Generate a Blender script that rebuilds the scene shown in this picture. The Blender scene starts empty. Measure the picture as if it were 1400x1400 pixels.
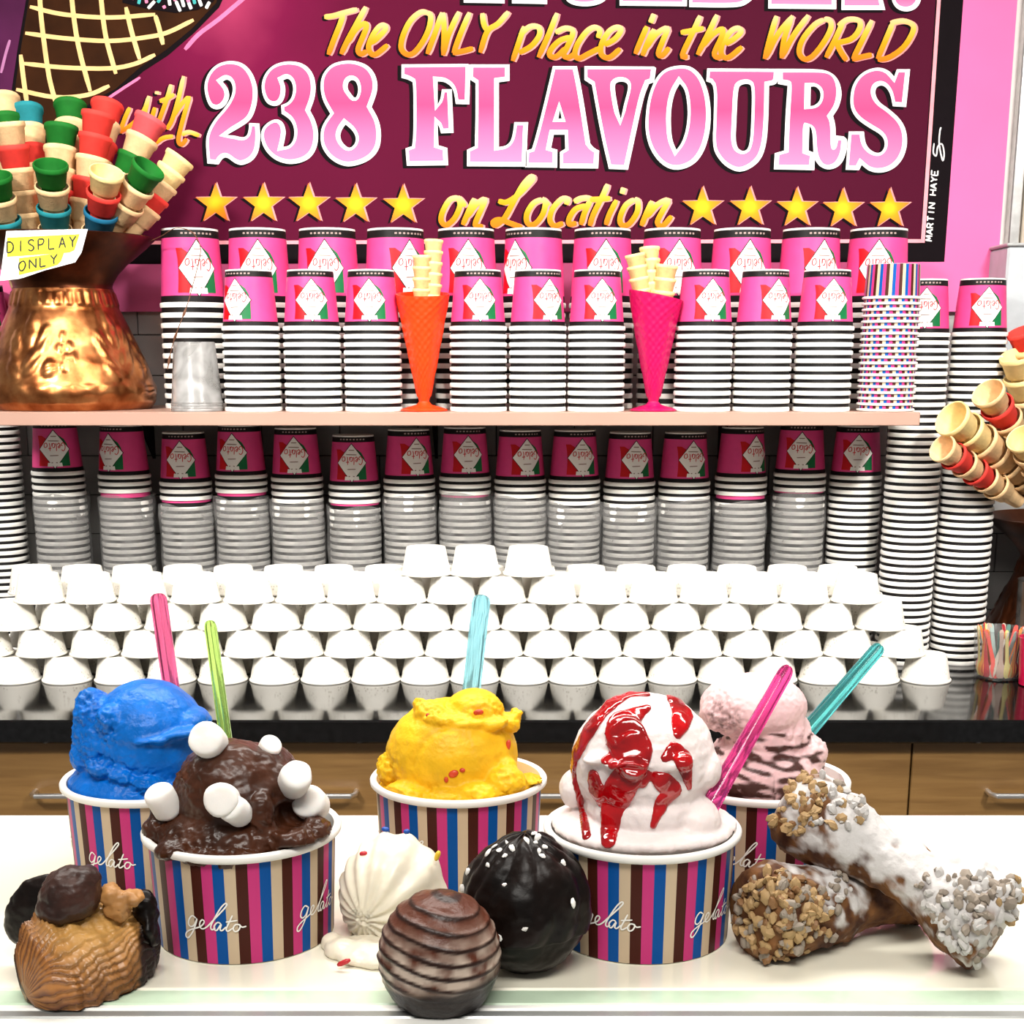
import bpy, math, random
from mathutils import Vector, Matrix, noise, geometry
from mathutils.bvhtree import BVHTree
random.seed(7)
scene = bpy.context.scene
COL = scene.collection
R = math.radians
PI = math.pi

# ------------------------------------------------------------------ camera
FPX, TH, XP, YP = 1950.0, R(13.5), 700.0, 958.0      # focal length in pixels, pitch down, principal point
CAM = Vector((0, 0, 1.45))
cd = bpy.data.cameras.new('camera')
cam = bpy.data.objects.new('camera', cd)
COL.objects.link(cam)
cd.sensor_width = 36
cd.lens = 36 * FPX / 1400
cd.shift_y = (YP - 700) / 1400
cd.clip_start = .02
cam.location = CAM
cam.rotation_euler = (R(90) - TH, 0, 0)
scene.camera = cam

# ------------------------------------------------------------------ light
w = bpy.data.worlds.new('world')
scene.world = w
w.use_nodes = True
bg = w.node_tree.nodes['Background']
bg.inputs[0].default_value = (1, .97, .93, 1)
bg.inputs[1].default_value = .10


def area(name, loc, sx, sy, power, aim=None, spread=180, col=(1, .96, .9)):
    l = bpy.data.lights.new(name, 'AREA')
    l.shape = 'RECTANGLE'
    l.size, l.size_y, l.energy, l.color = sx, sy, power, col
    l.spread = R(spread)
    o = bpy.data.objects.new(name, l)
    COL.objects.link(o)
    o.location = loc
    if aim is not None:
        o.rotation_euler = (Vector(aim) - Vector(loc)).to_track_quat('-Z', 'Y').to_euler()


area('ceiling_light_aisle', (0, 1.35, 2.78), 2.6, .30, 23)                                  # strip over the aisle
area('added_wall_spot', (-1.2, .1, 2.72), .4, .25, 6.5, (-.35, 2.6, 1.3), 72)                    # two unseen spots added to brighten the wall of cups, beam kept narrow
area('added_wall_spot', (1.2, .1, 2.72), .4, .25, 6.5, (.35, 2.6, 1.3), 72)
area('ceiling_light_shop', (0, -.5, 2.78), 1.2, .6, 17)                                      # customer side
scene.view_settings.view_transform = 'Standard'
scene.view_settings.look = 'None'
scene.view_settings.gamma = 1
scene.view_settings.use_curve_mapping = False
scene.view_settings.exposure = 1.5

# ------------------------------------------------------------------ places
ZG = CAM.z - .28      # glass counter top
ZC = CAM.z - .55      # back counter top
YW = 2.82             # back wall
c_, s_ = math.cos(TH), math.sin(TH)


def ray(x, y):
    a, b = (x - XP) / FPX, (y - YP) / FPX
    return Vector((a, c_ - b * s_, -s_ - b * c_))


def P(x, y, Y):
    "point seen at pixel x, y that stands at distance Y"
    v = ray(x, y)
    return CAM + v * (Y / v.y)


def G(x, y, Z):
    "point seen at pixel x, y on the level Z"
    v = ray(x, y)
    return CAM + v * ((Z - CAM.z) / v.z)


def mpp(p):
    "metres per pixel at point p"
    return (p.y * c_ - (p.z - CAM.z) * s_) / FPX


# ------------------------------------------------------------------ materials
MATS = {}


def nodes_of(name):
    m = bpy.data.materials.new(name)
    m.use_nodes = True
    nt = m.node_tree
    return m, nt, nt.nodes['Principled BSDF']


def ramp(nt, stops, const=False):
    r = nt.nodes.new('ShaderNodeValToRGB')
    if const:
        r.color_ramp.interpolation = 'CONSTANT'
    e = r.color_ramp.elements
    while len(e) < len(stops):
        e.new(.5)
    for k, (p, c) in enumerate(stops):
        e[k].position = p
        e[k].color = (*c, 1)
    return r


def M(name, col, rough=.5, metal=0, spec=.5, var=.06, scale=40, bump=0, bscale=200, coat=0, trans=0, sss=0, ior=1.45, alpha=1):
    if name in MATS:
        return MATS[name]
    m, nt, b = nodes_of(name)
    tc = nt.nodes.new('ShaderNodeTexCoord')
    nz = nt.nodes.new('ShaderNodeTexNoise')
    nz.inputs['Scale'].default_value = scale
    nz.inputs['Detail'].default_value = 4
    nt.links.new(tc.outputs['Object'], nz.inputs['Vector'])
    lo = [max(0, c * (1 - var * 2)) for c in col]
    hi = [min(1, c * (1 + var)) for c in col]
    rp = ramp(nt, [(.3, lo), (.7, hi)])
    nt.links.new(nz.outputs['Fac'], rp.inputs['Fac'])
    nt.links.new(rp.outputs['Color'], b.inputs['Base Color'])
    b.inputs['Roughness'].default_value = rough
    b.inputs['Metallic'].default_value = metal
    b.inputs['Specular IOR Level'].default_value = spec
    b.inputs['Coat Weight'].default_value = coat
    b.inputs['Transmission Weight'].default_value = trans
    b.inputs['IOR'].default_value = ior
    b.inputs['Alpha'].default_value = alpha
    if sss:
        b.inputs['Subsurface Weight'].default_value = sss
        b.inputs['Subsurface Radius'].default_value = (.006, .004, .003)
        b.inputs['Subsurface Scale'].default_value = 1
    if bump:
        n2 = nt.nodes.new('ShaderNodeTexNoise')
        n2.inputs['Scale'].default_value = bscale
        n2.inputs['Detail'].default_value = 5
        nt.links.new(tc.outputs['Object'], n2.inputs['Vector'])
        bp = nt.nodes.new('ShaderNodeBump')
        bp.inputs['Strength'].default_value = bump
        bp.inputs['Distance'].default_value = .002
        nt.links.new(n2.outputs['Fac'], bp.inputs['Height'])
        nt.links.new(bp.outputs['Normal'], b.inputs['Normal'])
    MATS[name] = m
    return m


def gradient(name, stops, axis=2, rough=.5):
    "paint that runs from one colour to another over the height of a piece"
    m, nt, b = nodes_of(name)
    tc = nt.nodes.new('ShaderNodeTexCoord')
    sp = nt.nodes.new('ShaderNodeSeparateXYZ')
    nt.links.new(tc.outputs['Generated'], sp.inputs[0])
    rp = ramp(nt, stops)
    nt.links.new(sp.outputs[axis], rp.inputs['Fac'])
    nt.links.new(rp.outputs['Color'], b.inputs['Base Color'])
    b.inputs['Roughness'].default_value = .75
    b.inputs['Specular IOR Level'].default_value = .08
    MATS[name] = m
    return m


def attr_mat(name, rough=.5, spec=.5, coat=0, bump=.3, bscale=300, sss=0):
    "surface whose own colours are stored per vertex in 'col'"
    m, nt, b = nodes_of(name)
    a = nt.nodes.new('ShaderNodeAttribute')
    a.attribute_name = 'col'
    nt.links.new(a.outputs['Color'], b.inputs['Base Color'])
    b.inputs['Roughness'].default_value = rough
    b.inputs['Specular IOR Level'].default_value = spec
    b.inputs['Coat Weight'].default_value = coat
    if sss:
        b.inputs['Subsurface Weight'].default_value = sss
        b.inputs['Subsurface Radius'].default_value = (.005, .003, .002)
        b.inputs['Subsurface Scale'].default_value = 1
    tc = nt.nodes.new('ShaderNodeTexCoord')
    n2 = nt.nodes.new('ShaderNodeTexNoise')
    n2.inputs['Scale'].default_value = bscale
    n2.inputs['Detail'].default_value = 5
    nt.links.new(tc.outputs['Object'], n2.inputs['Vector'])
    bp = nt.nodes.new('ShaderNodeBump')
    bp.inputs['Strength'].default_value = bump
    bp.inputs['Distance'].default_value = .001
    nt.links.new(n2.outputs['Fac'], bp.inputs['Height'])
    nt.links.new(bp.outputs['Normal'], b.inputs['Normal'])
    MATS[name] = m
    return m


# ------------------------------------------------------------------ mesh helpers
def mk(name, V, F, mats, fm=None, smooth=True, parent=None, loc=None, angle=45, col=None):
    "one mesh object; V in world space when loc is given (the origin moves there)"
    V = [Vector(v) for v in V]
    base = Vector((0, 0, 0))
    if parent is not None and loc == 'world':
        base = parent.matrix_basis.translation.copy()
        q = parent
        while q.parent is not None:
            q = q.parent
            base += q.matrix_basis.translation
        loc = None
        V = [v - base for v in V]
    elif loc is not None:
        base = Vector(loc)
        V = [v - base for v in V]
    me = bpy.data.meshes.new(name)
    me.from_pydata(V, [], F)
    if not isinstance(mats, (list, tuple)):
        mats = [mats]
    for m in mats:
        me.materials.append(m)
    if fm:
        me.polygons.foreach_set('material_index', fm)
    if smooth:
        me.polygons.foreach_set('use_smooth', [True] * len(F))
        if angle < 180:
            me.set_sharp_from_angle(angle=R(angle))
    if col is not None:
        at = me.color_attributes.new('col', 'FLOAT_COLOR', 'POINT')
        flat = []
        for c in col:
            flat += [c[0], c[1], c[2], 1]
        at.data.foreach_set('color', flat)
    me.update()
    o = bpy.data.objects.new(name, me)
    COL.objects.link(o)
    if parent is not None:
        o.parent = parent
    elif loc is not None:
        o.location = base
    return o


def inst(name, me, parent=None, loc=(0, 0, 0), rot=None, scale=None):
    o = bpy.data.objects.new(name, me)
    COL.objects.link(o)
    o.location = loc
    if rot is not None:
        o.rotation_euler = rot
    if scale is not None:
        o.scale = scale
    o.parent = parent
    return o


def tag(o, label, cat, group=None):
    o['label'] = label
    o['category'] = cat
    if group:
        o['group'] = group
    return o


def thing(name, loc, label, cat, group=None):
    o = bpy.data.objects.new(name, None)
    o.empty_display_size = .02
    COL.objects.link(o)
    o.location = loc
    return tag(o, label, cat, group)


def struct(o):
    o['kind'] = 'structure'
    return o


def proto(name, V, F, mats, fm=None, angle=45):
    o = mk(name, V, F, mats, fm, angle=angle)
    me = o.data
    bpy.data.objects.remove(o)
    return me


def lathe(prof, seg=32, fn=None):
    "prof: (r, z, material of the face up to the next point)"
    V, F, fm = [], [], []
    n = len(prof)
    for i, p in enumerate(prof):
        for k in range(seg):
            a = 2 * PI * k / seg
            r, z = p[0], p[1]
            if fn:
                r, z = fn(r, z, a, i)
            V.append((r * math.cos(a), r * math.sin(a), z))
    for i in range(n - 1):
        for k in range(seg):
            j = (k + 1) % seg
            F.append((i * seg + k, i * seg + j, (i + 1) * seg + j, (i + 1) * seg + k))
            fm.append(prof[i][2] if len(prof[i]) > 2 else 0)
    if prof[-1][0] < 1e-3:
        pass
    return V, F, fm


def box(x0, x1, y0, y1, z0, z1, bev=0):
    if bev <= 0:
        V = [(x, y, z) for z in (z0, z1) for y in (y0, y1) for x in (x0, x1)]
        F = [(0, 2, 3, 1), (4, 5, 7, 6), (0, 1, 5, 4), (2, 6, 7, 3), (0, 4, 6, 2), (1, 3, 7, 5)]
        return V, F
    b = bev
    V, F = [], []
    # chamfered box: 24 points
    idx = {}
    for sx in (0, 1):
        for sy in (0, 1):
            for sz in (0, 1):
                X = (x0, x1)[sx]; Y = (y0, y1)[sy]; Z = (z0, z1)[sz]
                dx = b * (1, -1)[sx]; dy = b * (1, -1)[sy]; dz = b * (1, -1)[sz]
                for ax, p in enumerate(((X, Y + dy, Z + dz), (X + dx, Y, Z + dz), (X + dx, Y + dy, Z))):
                    idx[sx, sy, sz, ax] = len(V)
                    V.append(p)
    g = idx
    F.append([g[0, 0, 0, 0], g[0, 0, 1, 0], g[0, 1, 1, 0], g[0, 1, 0, 0]])
    F.append([g[1, 0, 0, 0], g[1, 1, 0, 0], g[1, 1, 1, 0], g[1, 0, 1, 0]])
    F.append([g[0, 0, 0, 1], g[1, 0, 0, 1], g[1, 0, 1, 1], g[0, 0, 1, 1]])
    F.append([g[0, 1, 0, 1], g[0, 1, 1, 1], g[1, 1, 1, 1], g[1, 1, 0, 1]])
    F.append([g[0, 0, 0, 2], g[0, 1, 0, 2], g[1, 1, 0, 2], g[1, 0, 0, 2]])
    F.append([g[0, 0, 1, 2], g[1, 0, 1, 2], g[1, 1, 1, 2], g[0, 1, 1, 2]])
    for a in (0, 1):
        for c in (0, 1):
            F.append([g[a, c, 0, 0], g[a, c, 0, 1], g[a, c, 1, 1], g[a, c, 1, 0]])
            F.append([g[a, 0, c, 0], g[a, 0, c, 2], g[a, 1, c, 2], g[a, 1, c, 0]])
            F.append([g[0, a, c, 1], g[0, a, c, 2], g[1, a, c, 2], g[1, a, c, 1]])
            for d in (0, 1):
                F.append([g[a, c, d, 0], g[a, c, d, 1], g[a, c, d, 2]])
    return V, F


def recalc(o):
    import bmesh
    bm = bmesh.new()
    bm.from_mesh(o.data)
    bmesh.ops.recalc_face_normals(bm, faces=bm.faces)
    bm.to_mesh(o.data)
    bm.free()
    return o


def mkbox(name, b, mat, bev=.002, parent=None, loc=None, smooth=False):
    V, F = box(*b, bev)
    return recalc(mk(name, V, F, mat, smooth=smooth, parent=parent, loc=loc))


def tube(pts, rad, seg=8, cap=True):
    "round bar along points; rad is one number or one per point"
    V, F = [], []
    n = len(pts)
    pts = [Vector(p) for p in pts]
    up = Vector((0, 0, 1))
    prev = None
    for i, p in enumerate(pts):
        t = (pts[min(i + 1, n - 1)] - pts[max(i - 1, 0)]).normalized()
        if prev is None:
            a = t.cross(up)
            if a.length < 1e-3:
                a = t.cross(Vector((1, 0, 0)))
        else:
            a = prev - t * prev.dot(t)
        a.normalize()
        prev = a
        b = t.cross(a)
        r = rad[i] if isinstance(rad, (list, tuple)) else rad
        for k in range(seg):
            g = 2 * PI * k / seg
            V.append(p + (a * math.cos(g) + b * math.sin(g)) * r)
    for i in range(n - 1):
        for k in range(seg):
            j = (k + 1) % seg
            F.append((i * seg + k, i * seg + j, (i + 1) * seg + j, (i + 1) * seg + k))
    if cap:
        F.append(tuple(range(seg))[::-1])
        F.append(tuple((n - 1) * seg + k for k in range(seg)))
    return V, F


def catmull(pts, n=6, closed=False):
    pts = [Vector(p) for p in pts]
    out = []
    m = len(pts)
    if m < 3:
        return pts
    rng = range(m) if closed else range(m - 1)
    for i in rng:
        if closed:
            a, b, c, d = pts[(i - 1) % m], pts[i], pts[(i + 1) % m], pts[(i + 2) % m]
        else:
            b, c = pts[i], pts[i + 1]
            a = pts[i - 1] if i else b * 2 - c
            d = pts[i + 2] if i + 2 < m else c * 2 - b
        for k in range(n):
            t = k / n
            out.append(.5 * ((2 * b) + (c - a) * t + (2 * a - 5 * b + 4 * c - d) * t * t + (3 * b - a - 3 * c + d) * t ** 3))
    if not closed:
        out.append(pts[-1])
    return out


def ribbon2d(pts, width, n=5, taper=True):
    "flat painted stroke in 2-D: list of left/right pairs"
    p2 = [Vector((p[0], p[1])) for p in pts]
    if len(p2) == 2:
        a, b = p2
        p2 = [a, a.lerp(b, .5), b]
    c = catmull(p2, n)
    L = []
    m = len(c)
    for i, p in enumerate(c):
        t = c[min(i + 1, m - 1)] - c[max(i - 1, 0)]
        if t.length < 1e-9:
            t = Vector((1, 0))
        t.normalize()
        nn = Vector((-t.y, t.x))
        w_ = width
        if taper and (i == 0 or i == m - 1):
            w_ = width * .7
        L.append((p + nn * w_ / 2, p - nn * w_ / 2))
    return L


def ordn(k):
    "0 -> first, 1 -> second ..."
    lo = ['first', 'second', 'third', 'fourth', 'fifth', 'sixth', 'seventh', 'eighth', 'ninth', 'tenth', 'eleventh', 'twelfth',
          'thirteenth', 'fourteenth', 'fifteenth', 'sixteenth', 'seventeenth', 'eighteenth', 'nineteenth', 'twentieth']
    if k < 20:
        return lo[k]
    tens, unit = divmod(k + 1, 10)
    return (['', '', 'twentieth', 'thirtieth', 'fortieth', 'fiftieth'][tens] if unit == 0 else ['', '', 'twenty', 'thirty', 'forty', 'fifty'][tens] + '-' + lo[unit - 1])

# ================================================================== SETTING
white_paint = M('wall_paint', (.62, .60, .57), .6, var=.03, scale=4)
tile_m = M('grey_tile', (.34, .33, .32), .25, var=.05, scale=12)
grout_m = M('dark_grout', (.05, .045, .045), .9)
floor_m = M('floor_vinyl', (.20, .18, .16), .5, var=.1, scale=8)
ceil_m = M('ceiling_board', (.7, .69, .66), .8, var=.03)


def wood_mat(name, a, b_, rough=.4, scale=6):
    m, nt, b = nodes_of(name)
    tc = nt.nodes.new('ShaderNodeTexCoord')
    mp = nt.nodes.new('ShaderNodeMapping')
    mp.inputs['Scale'].default_value = (1.2, 1.2, 14)
    nt.links.new(tc.outputs['Object'], mp.inputs['Vector'])
    nz = nt.nodes.new('ShaderNodeTexNoise')
    nz.inputs['Scale'].default_value = scale
    nz.inputs['Detail'].default_value = 6
    nz.inputs['Distortion'].default_value = .6
    nt.links.new(mp.outputs['Vector'], nz.inputs['Vector'])
    rp = ramp(nt, [(.3, a), (.7, b_)])
    nt.links.new(nz.outputs['Fac'], rp.inputs['Fac'])
    nt.links.new(rp.outputs['Color'], b.inputs['Base Color'])
    b.inputs['Roughness'].default_value = rough
    MATS[name] = m
    return m


wall = struct(mk('wall_back', *box(-2.4, 2.4, YW, YW + .1, 0, 2.9), grout_m, smooth=False))
struct(mk('floor', *box(-2.4, 2.4, -.6, YW, -.06, 0), floor_m, smooth=False))
struct(mk('ceiling', *box(-2.4, 2.4, -.6, YW, 2.86, 2.94), ceil_m, smooth=False))
# splash-back tiles between the counter and the sign
TW, THT = .152, .076
zj = P(190, 458, YW).z
tile_me = None
r0 = math.floor((ZC - zj) / THT)
for r_ in range(r0, 2):
    for k in range(-14, 14):
        x0 = k * TW + (.076 if r_ % 2 else 0) + P(190, 458, YW).x % TW
        z0 = zj + r_ * THT
        if tile_me is None:
            V, F = box(.0008, TW - .0008, -.006, .001, .0008, THT - .0008, .0012)
            t = recalc(mk('tile', V, F, tile_m, smooth=False))
            tile_me = t.data
            bpy.data.objects.remove(t)
        inst('tile', tile_me, wall, (x0, YW, z0))
# plain painted wall above the tiles
pw = mk('painted_panel', *box(-2.4, 2.4, YW - .004, YW + .002, zj + 2 * THT, 2.86), white_paint, smooth=False, parent=wall)
# metal edge strip right of the sign, and the pale door frame beyond it
steel = M('brushed_steel', (.62, .61, .60), .28, metal=1, var=.08, scale=60)
chrome = M('chrome', (.85, .85, .85), .3, metal=1, var=.02)
a, b2 = P(1399, 0, YW), P(1372, 372, YW)
xs = (a.x + b2.x) / 2
struct(mkbox('trim_1', (xs - .004, xs + .016, YW - .03, YW + .001, ZC + .3, 2.86), steel, .002))
struct(mkbox('trim_2', (xs + .022, xs + .046, YW - .02, YW + .001, ZC + .3, 2.86), M('beige_frame', (.40, .34, .27), .5), .002))

# back counter
black_top = M('black_stone', (.003, .003, .0033), .09, spec=.35, var=.3, scale=90)
cz = ZC
YE = G(700, 985, ZC).y
t = thing('back_counter', (0, YE, 0), 'long glossy black worktop counter with drawers along back wall', 'counter')
mkbox('worktop', (-1.7, 1.7, YE, YW - .007, cz - .038, cz), black_top, .003, parent=t, loc='world')
wood = wood_mat('drawer_wood', (.115, .058, .016), (.165, .09, .028))
dark_gap = M('dark_recess', (.006, .005, .004), .8)
mkbox('carcass', (-1.7, 1.7, YE + .05, YW - .007, .1, cz - .038), dark_gap, .002, parent=t, loc='world')
mkbox('plinth', (-1.7, 1.7, YE + .1, YW - .007, 0, .1), dark_gap, .002, parent=t, loc='world')
YD = YE + .03
gx = P(1245, 1060, YD).x
DW = .381
for k in range(-6, 2):
    xa, xb = gx + k * DW + .0015, gx + (k + 1) * DW - .0015
    if xa < -1.7 or xb > 1.72:
        continue
    zt = cz - .042
    for zb, zz in ((zt - .17, zt), (zt - .34, zt - .173), (.11, zt - .343)):
        d = mkbox('drawer', (xa, xb, YD, YD + .02, zb, zz), wood, .0015, parent=t, loc='world')
        xm = (xa + xb) / 2
        hz = zb + (zz - zb) * .5
        if zz == zt:
            hz = P(1390, 1089, YD - .03).z
        hp = [(xm - .066, YD, hz), (xm - .066, YD - .02, hz), (xm - .060, YD - .028, hz), (xm + .060, YD - .028, hz), (xm + .066, YD - .02, hz), (xm + .066, YD, hz)]
        V, F = tube(hp, .0045, 8)
        mk('handle', V, F, chrome, parent=d, loc='world')

# shelf
YS = 2.44
ZS = P(700, 563.5, YS).z
XS0, XS1 = -.897, P(1258, 570, YS).x
shelf_m = M('shelf_laminate', (.36, .215, .165), .45, var=.05, scale=5)
sh = thing('wall_shelf', (0, YW - .01, ZS), 'long beige laminate shelf carrying cup stacks below the painted sign', 'shelf')
thk = ZS - P(700, 582, YS).z
mkbox('board', (XS0, XS1, YS, YW - .007, ZS - thk, ZS), shelf_m, .0012, parent=sh, loc='world')
for x in (-.70, -.15, .40):
    V = [(x, YW - .007, ZS - thk), (x, YW - .11, ZS - thk), (x, YW - .007, ZS - thk - .08)]
    V = V + [(p[0] + .006, p[1], p[2]) for p in V]
    F = [(0, 1, 2), (5, 4, 3), (0, 3, 4, 1), (1, 4, 5, 2), (2, 5, 3, 0)]
    mk('bracket', V, F, dark_gap, smooth=False, parent=sh, loc='world')

# front glass counter
YF = G(700, 1352, ZG).y
YR = G(700, 1114, ZG).y


def glass_top():
    m, nt, b = nodes_of('cream_backed_glass')
    b.inputs['Base Color'].default_value = (.78, .74, .60, 1)
    b.inputs['Roughness'].default_value = .16
    b.inputs['Coat Weight'].default_value = .6
    b.inputs['Coat Roughness'].default_value = .04
    tc = nt.nodes.new('ShaderNodeTexCoord')
    nz = nt.nodes.new('ShaderNodeTexNoise')
    nz.inputs['Scale'].default_value = 5
    nt.links.new(tc.outputs['Object'], nz.inputs['Vector'])
    rp = ramp(nt, [(.3, (.76, .73, .58)), (.7, (.82, .79, .66))])
    nt.links.new(nz.outputs['Fac'], rp.inputs['Fac'])
    nt.links.new(rp.outputs['Color'], b.inputs['Base Color'])
    return m


t = thing('display_counter', (0, (YF + YR) / 2, 0), 'pale glass-topped display counter holding the gelato cups in the foreground', 'counter')
mkbox('glass_top', (-1.1, 1.1, YF, YR, ZG - .012, ZG), glass_top(), .0012, parent=t, loc='world')
mkbox('glass_edge', (-1.1, 1.1, G(0, 1372, ZG).y, YF - .0004, ZG - .012, ZG - .0002), M('green_glass_edge', (.52, .66, .50), .12, coat=.6), .001, parent=t, loc='world')
y1 = G(0, 1372, ZG).y - .0006
y2 = G(0, 1379, ZG).y
y3 = G(0, 1389, ZG).y
mkbox('white_strip', (-1.1, 1.1, y2, y1, ZG - .014, ZG - .0002), M('white_plastic', (.8, .8, .76), .3), .0008, parent=t, loc='world')
mkbox('metal_rail', (-1.1, 1.1, y3, y2 - .0003, ZG - .03, ZG - .0006), M('grey_rail', (.36, .37, .36), .3, metal=.6), .001, parent=t, loc='world')
mkbox('front_lip', (-1.1, 1.1, y3 - .035, y3 - .0003, ZG - .03, ZG - .0002), MATS['white_plastic'], .002, parent=t, loc='world')
mkbox('front_panel', (-1.1, 1.1, y3 - .01, YR - .02, .12, ZG - .031), M('case_panel', (.5, .5, .48), .4), .002, parent=t, loc='world')
mkbox('plinth', (-1.1, 1.1, y3 + .03, YR - .06, 0, .12), dark_gap, .002, parent=t, loc='world')

# ================================================================== PAINTED SIGN
YB = YW - .022        # face of the board
sign = thing('painted_sign', (0, YB, P(0, 425, YB).z), 'hand-painted maroon and pink gelato sign mounted on the wall above the shelf', 'sign')


def W2(x, y, d=0.0):
    p = P(x, y, YB)
    return Vector((p.x, YB - d, p.z))


def flat(name, polys, d, mat, parent=None, thick=.0):
    "painted patch: first outline is the edge, the others are holes; pixels on the sign"
    parent = parent or sign
    V3 = [[Vector((p[0], p[1], 0)) for p in poly] for poly in polys]
    tri = geometry.tessellate_polygon(V3)
    pts = [p for poly in polys for p in poly]
    V = [W2(p[0], p[1], d) for p in pts]
    n = len(V)
    F = []
    for a, b, c in tri:
        nrm = (V[b] - V[a]).cross(V[c] - V[a])
        F.append((a, b, c) if nrm.y < 0 else (a, c, b))
    return mk(name, V, F, mat, smooth=False, parent=parent, loc='world')


def stroke(name, lines, width, d, mat, parent=None, dx=0, dy=0, n=4):
    parent = parent or sign
    V, F = [], []
    for ln in lines:
        b = len(V)
        L = ribbon2d(ln, width, n)
        for l, r in L:
            e = 6e-6 * (len(V) // 2)          # later brush marks lie over earlier ones
            V.append(W2(l.x + dx, l.y + dy, d + e))
            V.append(W2(r.x + dx, r.y + dy, d + e))
        for i in range(len(L) - 1):
            F.append((b + 2 * i, b + 2 * i + 2, b + 2 * i + 3, b + 2 * i + 1))
    return mk(name, V, F, mat, smooth=False, parent=parent, loc='world')


# board, borders
pink_m = M('sign_pink', (.70, .13, .31), .75, spec=.08, var=.03, scale=5)
blackp = M('sign_black', (.004, .002, .003), .75, spec=.08)
lpink = M('sign_pale_pink', (.80, .28, .32), .75, spec=.08)
b0 = P(0, 425, YB)
t0 = P(0, -190, YB)
xl = P(-160, 0, YB).x
xr = P(1378, 200, YB).x
brd = [(-160, -190), (1405, -190), (1391, 0), (1360, 426), (-160, 426)]
V = [W2(*p) for p in brd] + [W2(*p, -.012) for p in brd]
F = [(0, 1, 2, 3, 4)[::-1], (5, 6, 7, 8, 9)] + [(k, (k + 1) % 5, (k + 1) % 5 + 5, k + 5) for k in range(5)]
recalc(mk('board', V, F, pink_m, smooth=False, parent=sign, loc='world'))
flat('black_border', [[(-150, -190), (1331, -190), (1317, 0), (1291, 358), (-150, 362)]], .0004, blackp)


def field_mat():
    m, nt, b = nodes_of('sign_maroon')
    tc = nt.nodes.new('ShaderNodeTexCoord')
    geo = nt.nodes.new('ShaderNodeNewGeometry')
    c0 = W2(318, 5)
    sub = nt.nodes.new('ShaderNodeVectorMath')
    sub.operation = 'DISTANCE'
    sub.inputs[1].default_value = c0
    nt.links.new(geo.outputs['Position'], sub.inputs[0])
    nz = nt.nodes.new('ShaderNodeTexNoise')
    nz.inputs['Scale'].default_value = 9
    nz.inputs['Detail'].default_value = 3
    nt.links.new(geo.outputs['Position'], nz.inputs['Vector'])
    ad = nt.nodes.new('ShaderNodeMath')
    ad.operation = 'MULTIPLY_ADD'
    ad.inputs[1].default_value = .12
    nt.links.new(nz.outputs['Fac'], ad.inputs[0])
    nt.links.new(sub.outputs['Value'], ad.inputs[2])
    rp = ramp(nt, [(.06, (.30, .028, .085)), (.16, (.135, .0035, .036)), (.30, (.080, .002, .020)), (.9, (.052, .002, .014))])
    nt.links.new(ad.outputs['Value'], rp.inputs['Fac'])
    nt.links.new(rp.outputs['Color'], b.inputs['Base Color'])
    b.inputs['Roughness'].default_value = .75
    b.inputs['Specular IOR Level'].default_value = .08
    return m


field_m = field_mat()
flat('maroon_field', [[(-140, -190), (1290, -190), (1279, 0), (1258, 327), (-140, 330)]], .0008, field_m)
flat('pale_line', [[(1292, -190), (1297, -190), (1286, 0), (1264, 332), (-140, 335), (-140, 330), (1259, 327), (1281, 0)]], .0012, lpink)

# painted waffle cone
brown_p = M('sign_brown', (.030, .009, .002), .75, spec=.08, var=.2, scale=15)
cream_p = M('sign_cream', (.80, .50, .22), .75, spec=.08, var=.08, scale=30)
cone_out = [(300, -190), (310, -60), (296, 4), (262, 40), (228, 68), (192, 92), (158, 122), (130, 136), (112, 150), (85, 172), (20, 200), (18, 140), (30, 60), (40, 0), (50, -190)]
flat('cone_shadow', [[(330, -190), (322, -40), (300, 10), (266, 45), (230, 76), (196, 98), (164, 126), (134, 142), (120, 165), (90, 190), (10, 210), (8, 130), (24, 50), (34, 0), (40, -190)]], .0011, blackp)
pc = flat('painted_cone', [cone_out], .0014, brown_p)
A4 = lambda L: [(x / 4, y / 4) for x, y in L]
for ln in ([(205, -300), (220, 0), (235, 170), (270, 420), (312, 580)], [(380, -300), (395, 0), (430, 250), (495, 500)], [(530, -300), (555, 0), (580, 200), (635, 405)],
           [(690, 40), (720, 170), (765, 325)], [(850, 85), (870, 150), (893, 245)], [(115, 300), (130, 430), (150, 570)]):
    stroke('grid_line', [A4(ln)], 6.5, .0018, cream_p, pc)
for ln in ([(165, 38), (350, 80), (600, 97), (850, 80)], [(140, 182), (350, 210), (600, 225), (800, 205), (920, 178), (1060, 110)],
           [(130, 348), (350, 370), (600, 375), (740, 350), (850, 300)], [(90, 490), (300, 532), (480, 520), (600, 470)]):
    stroke('grid_line', [A4(ln)], 6, .002, cream_p, pc)
flat('chocolate_dip', [[(160, -190), (300, -190), (310, -40), (292, 3), (270, 14), (240, 18), (200, 12), (168, 4)]], .0024, blackp, pc)
sprk = [M('sign_sprinkle_white', (.8, .78, .75), .75, spec=.08), M('sign_sprinkle_pink', (.8, .2, .35), .75, spec=.08), M('sign_sprinkle_teal', (.05, .35, .35), .75, spec=.08)]
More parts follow.
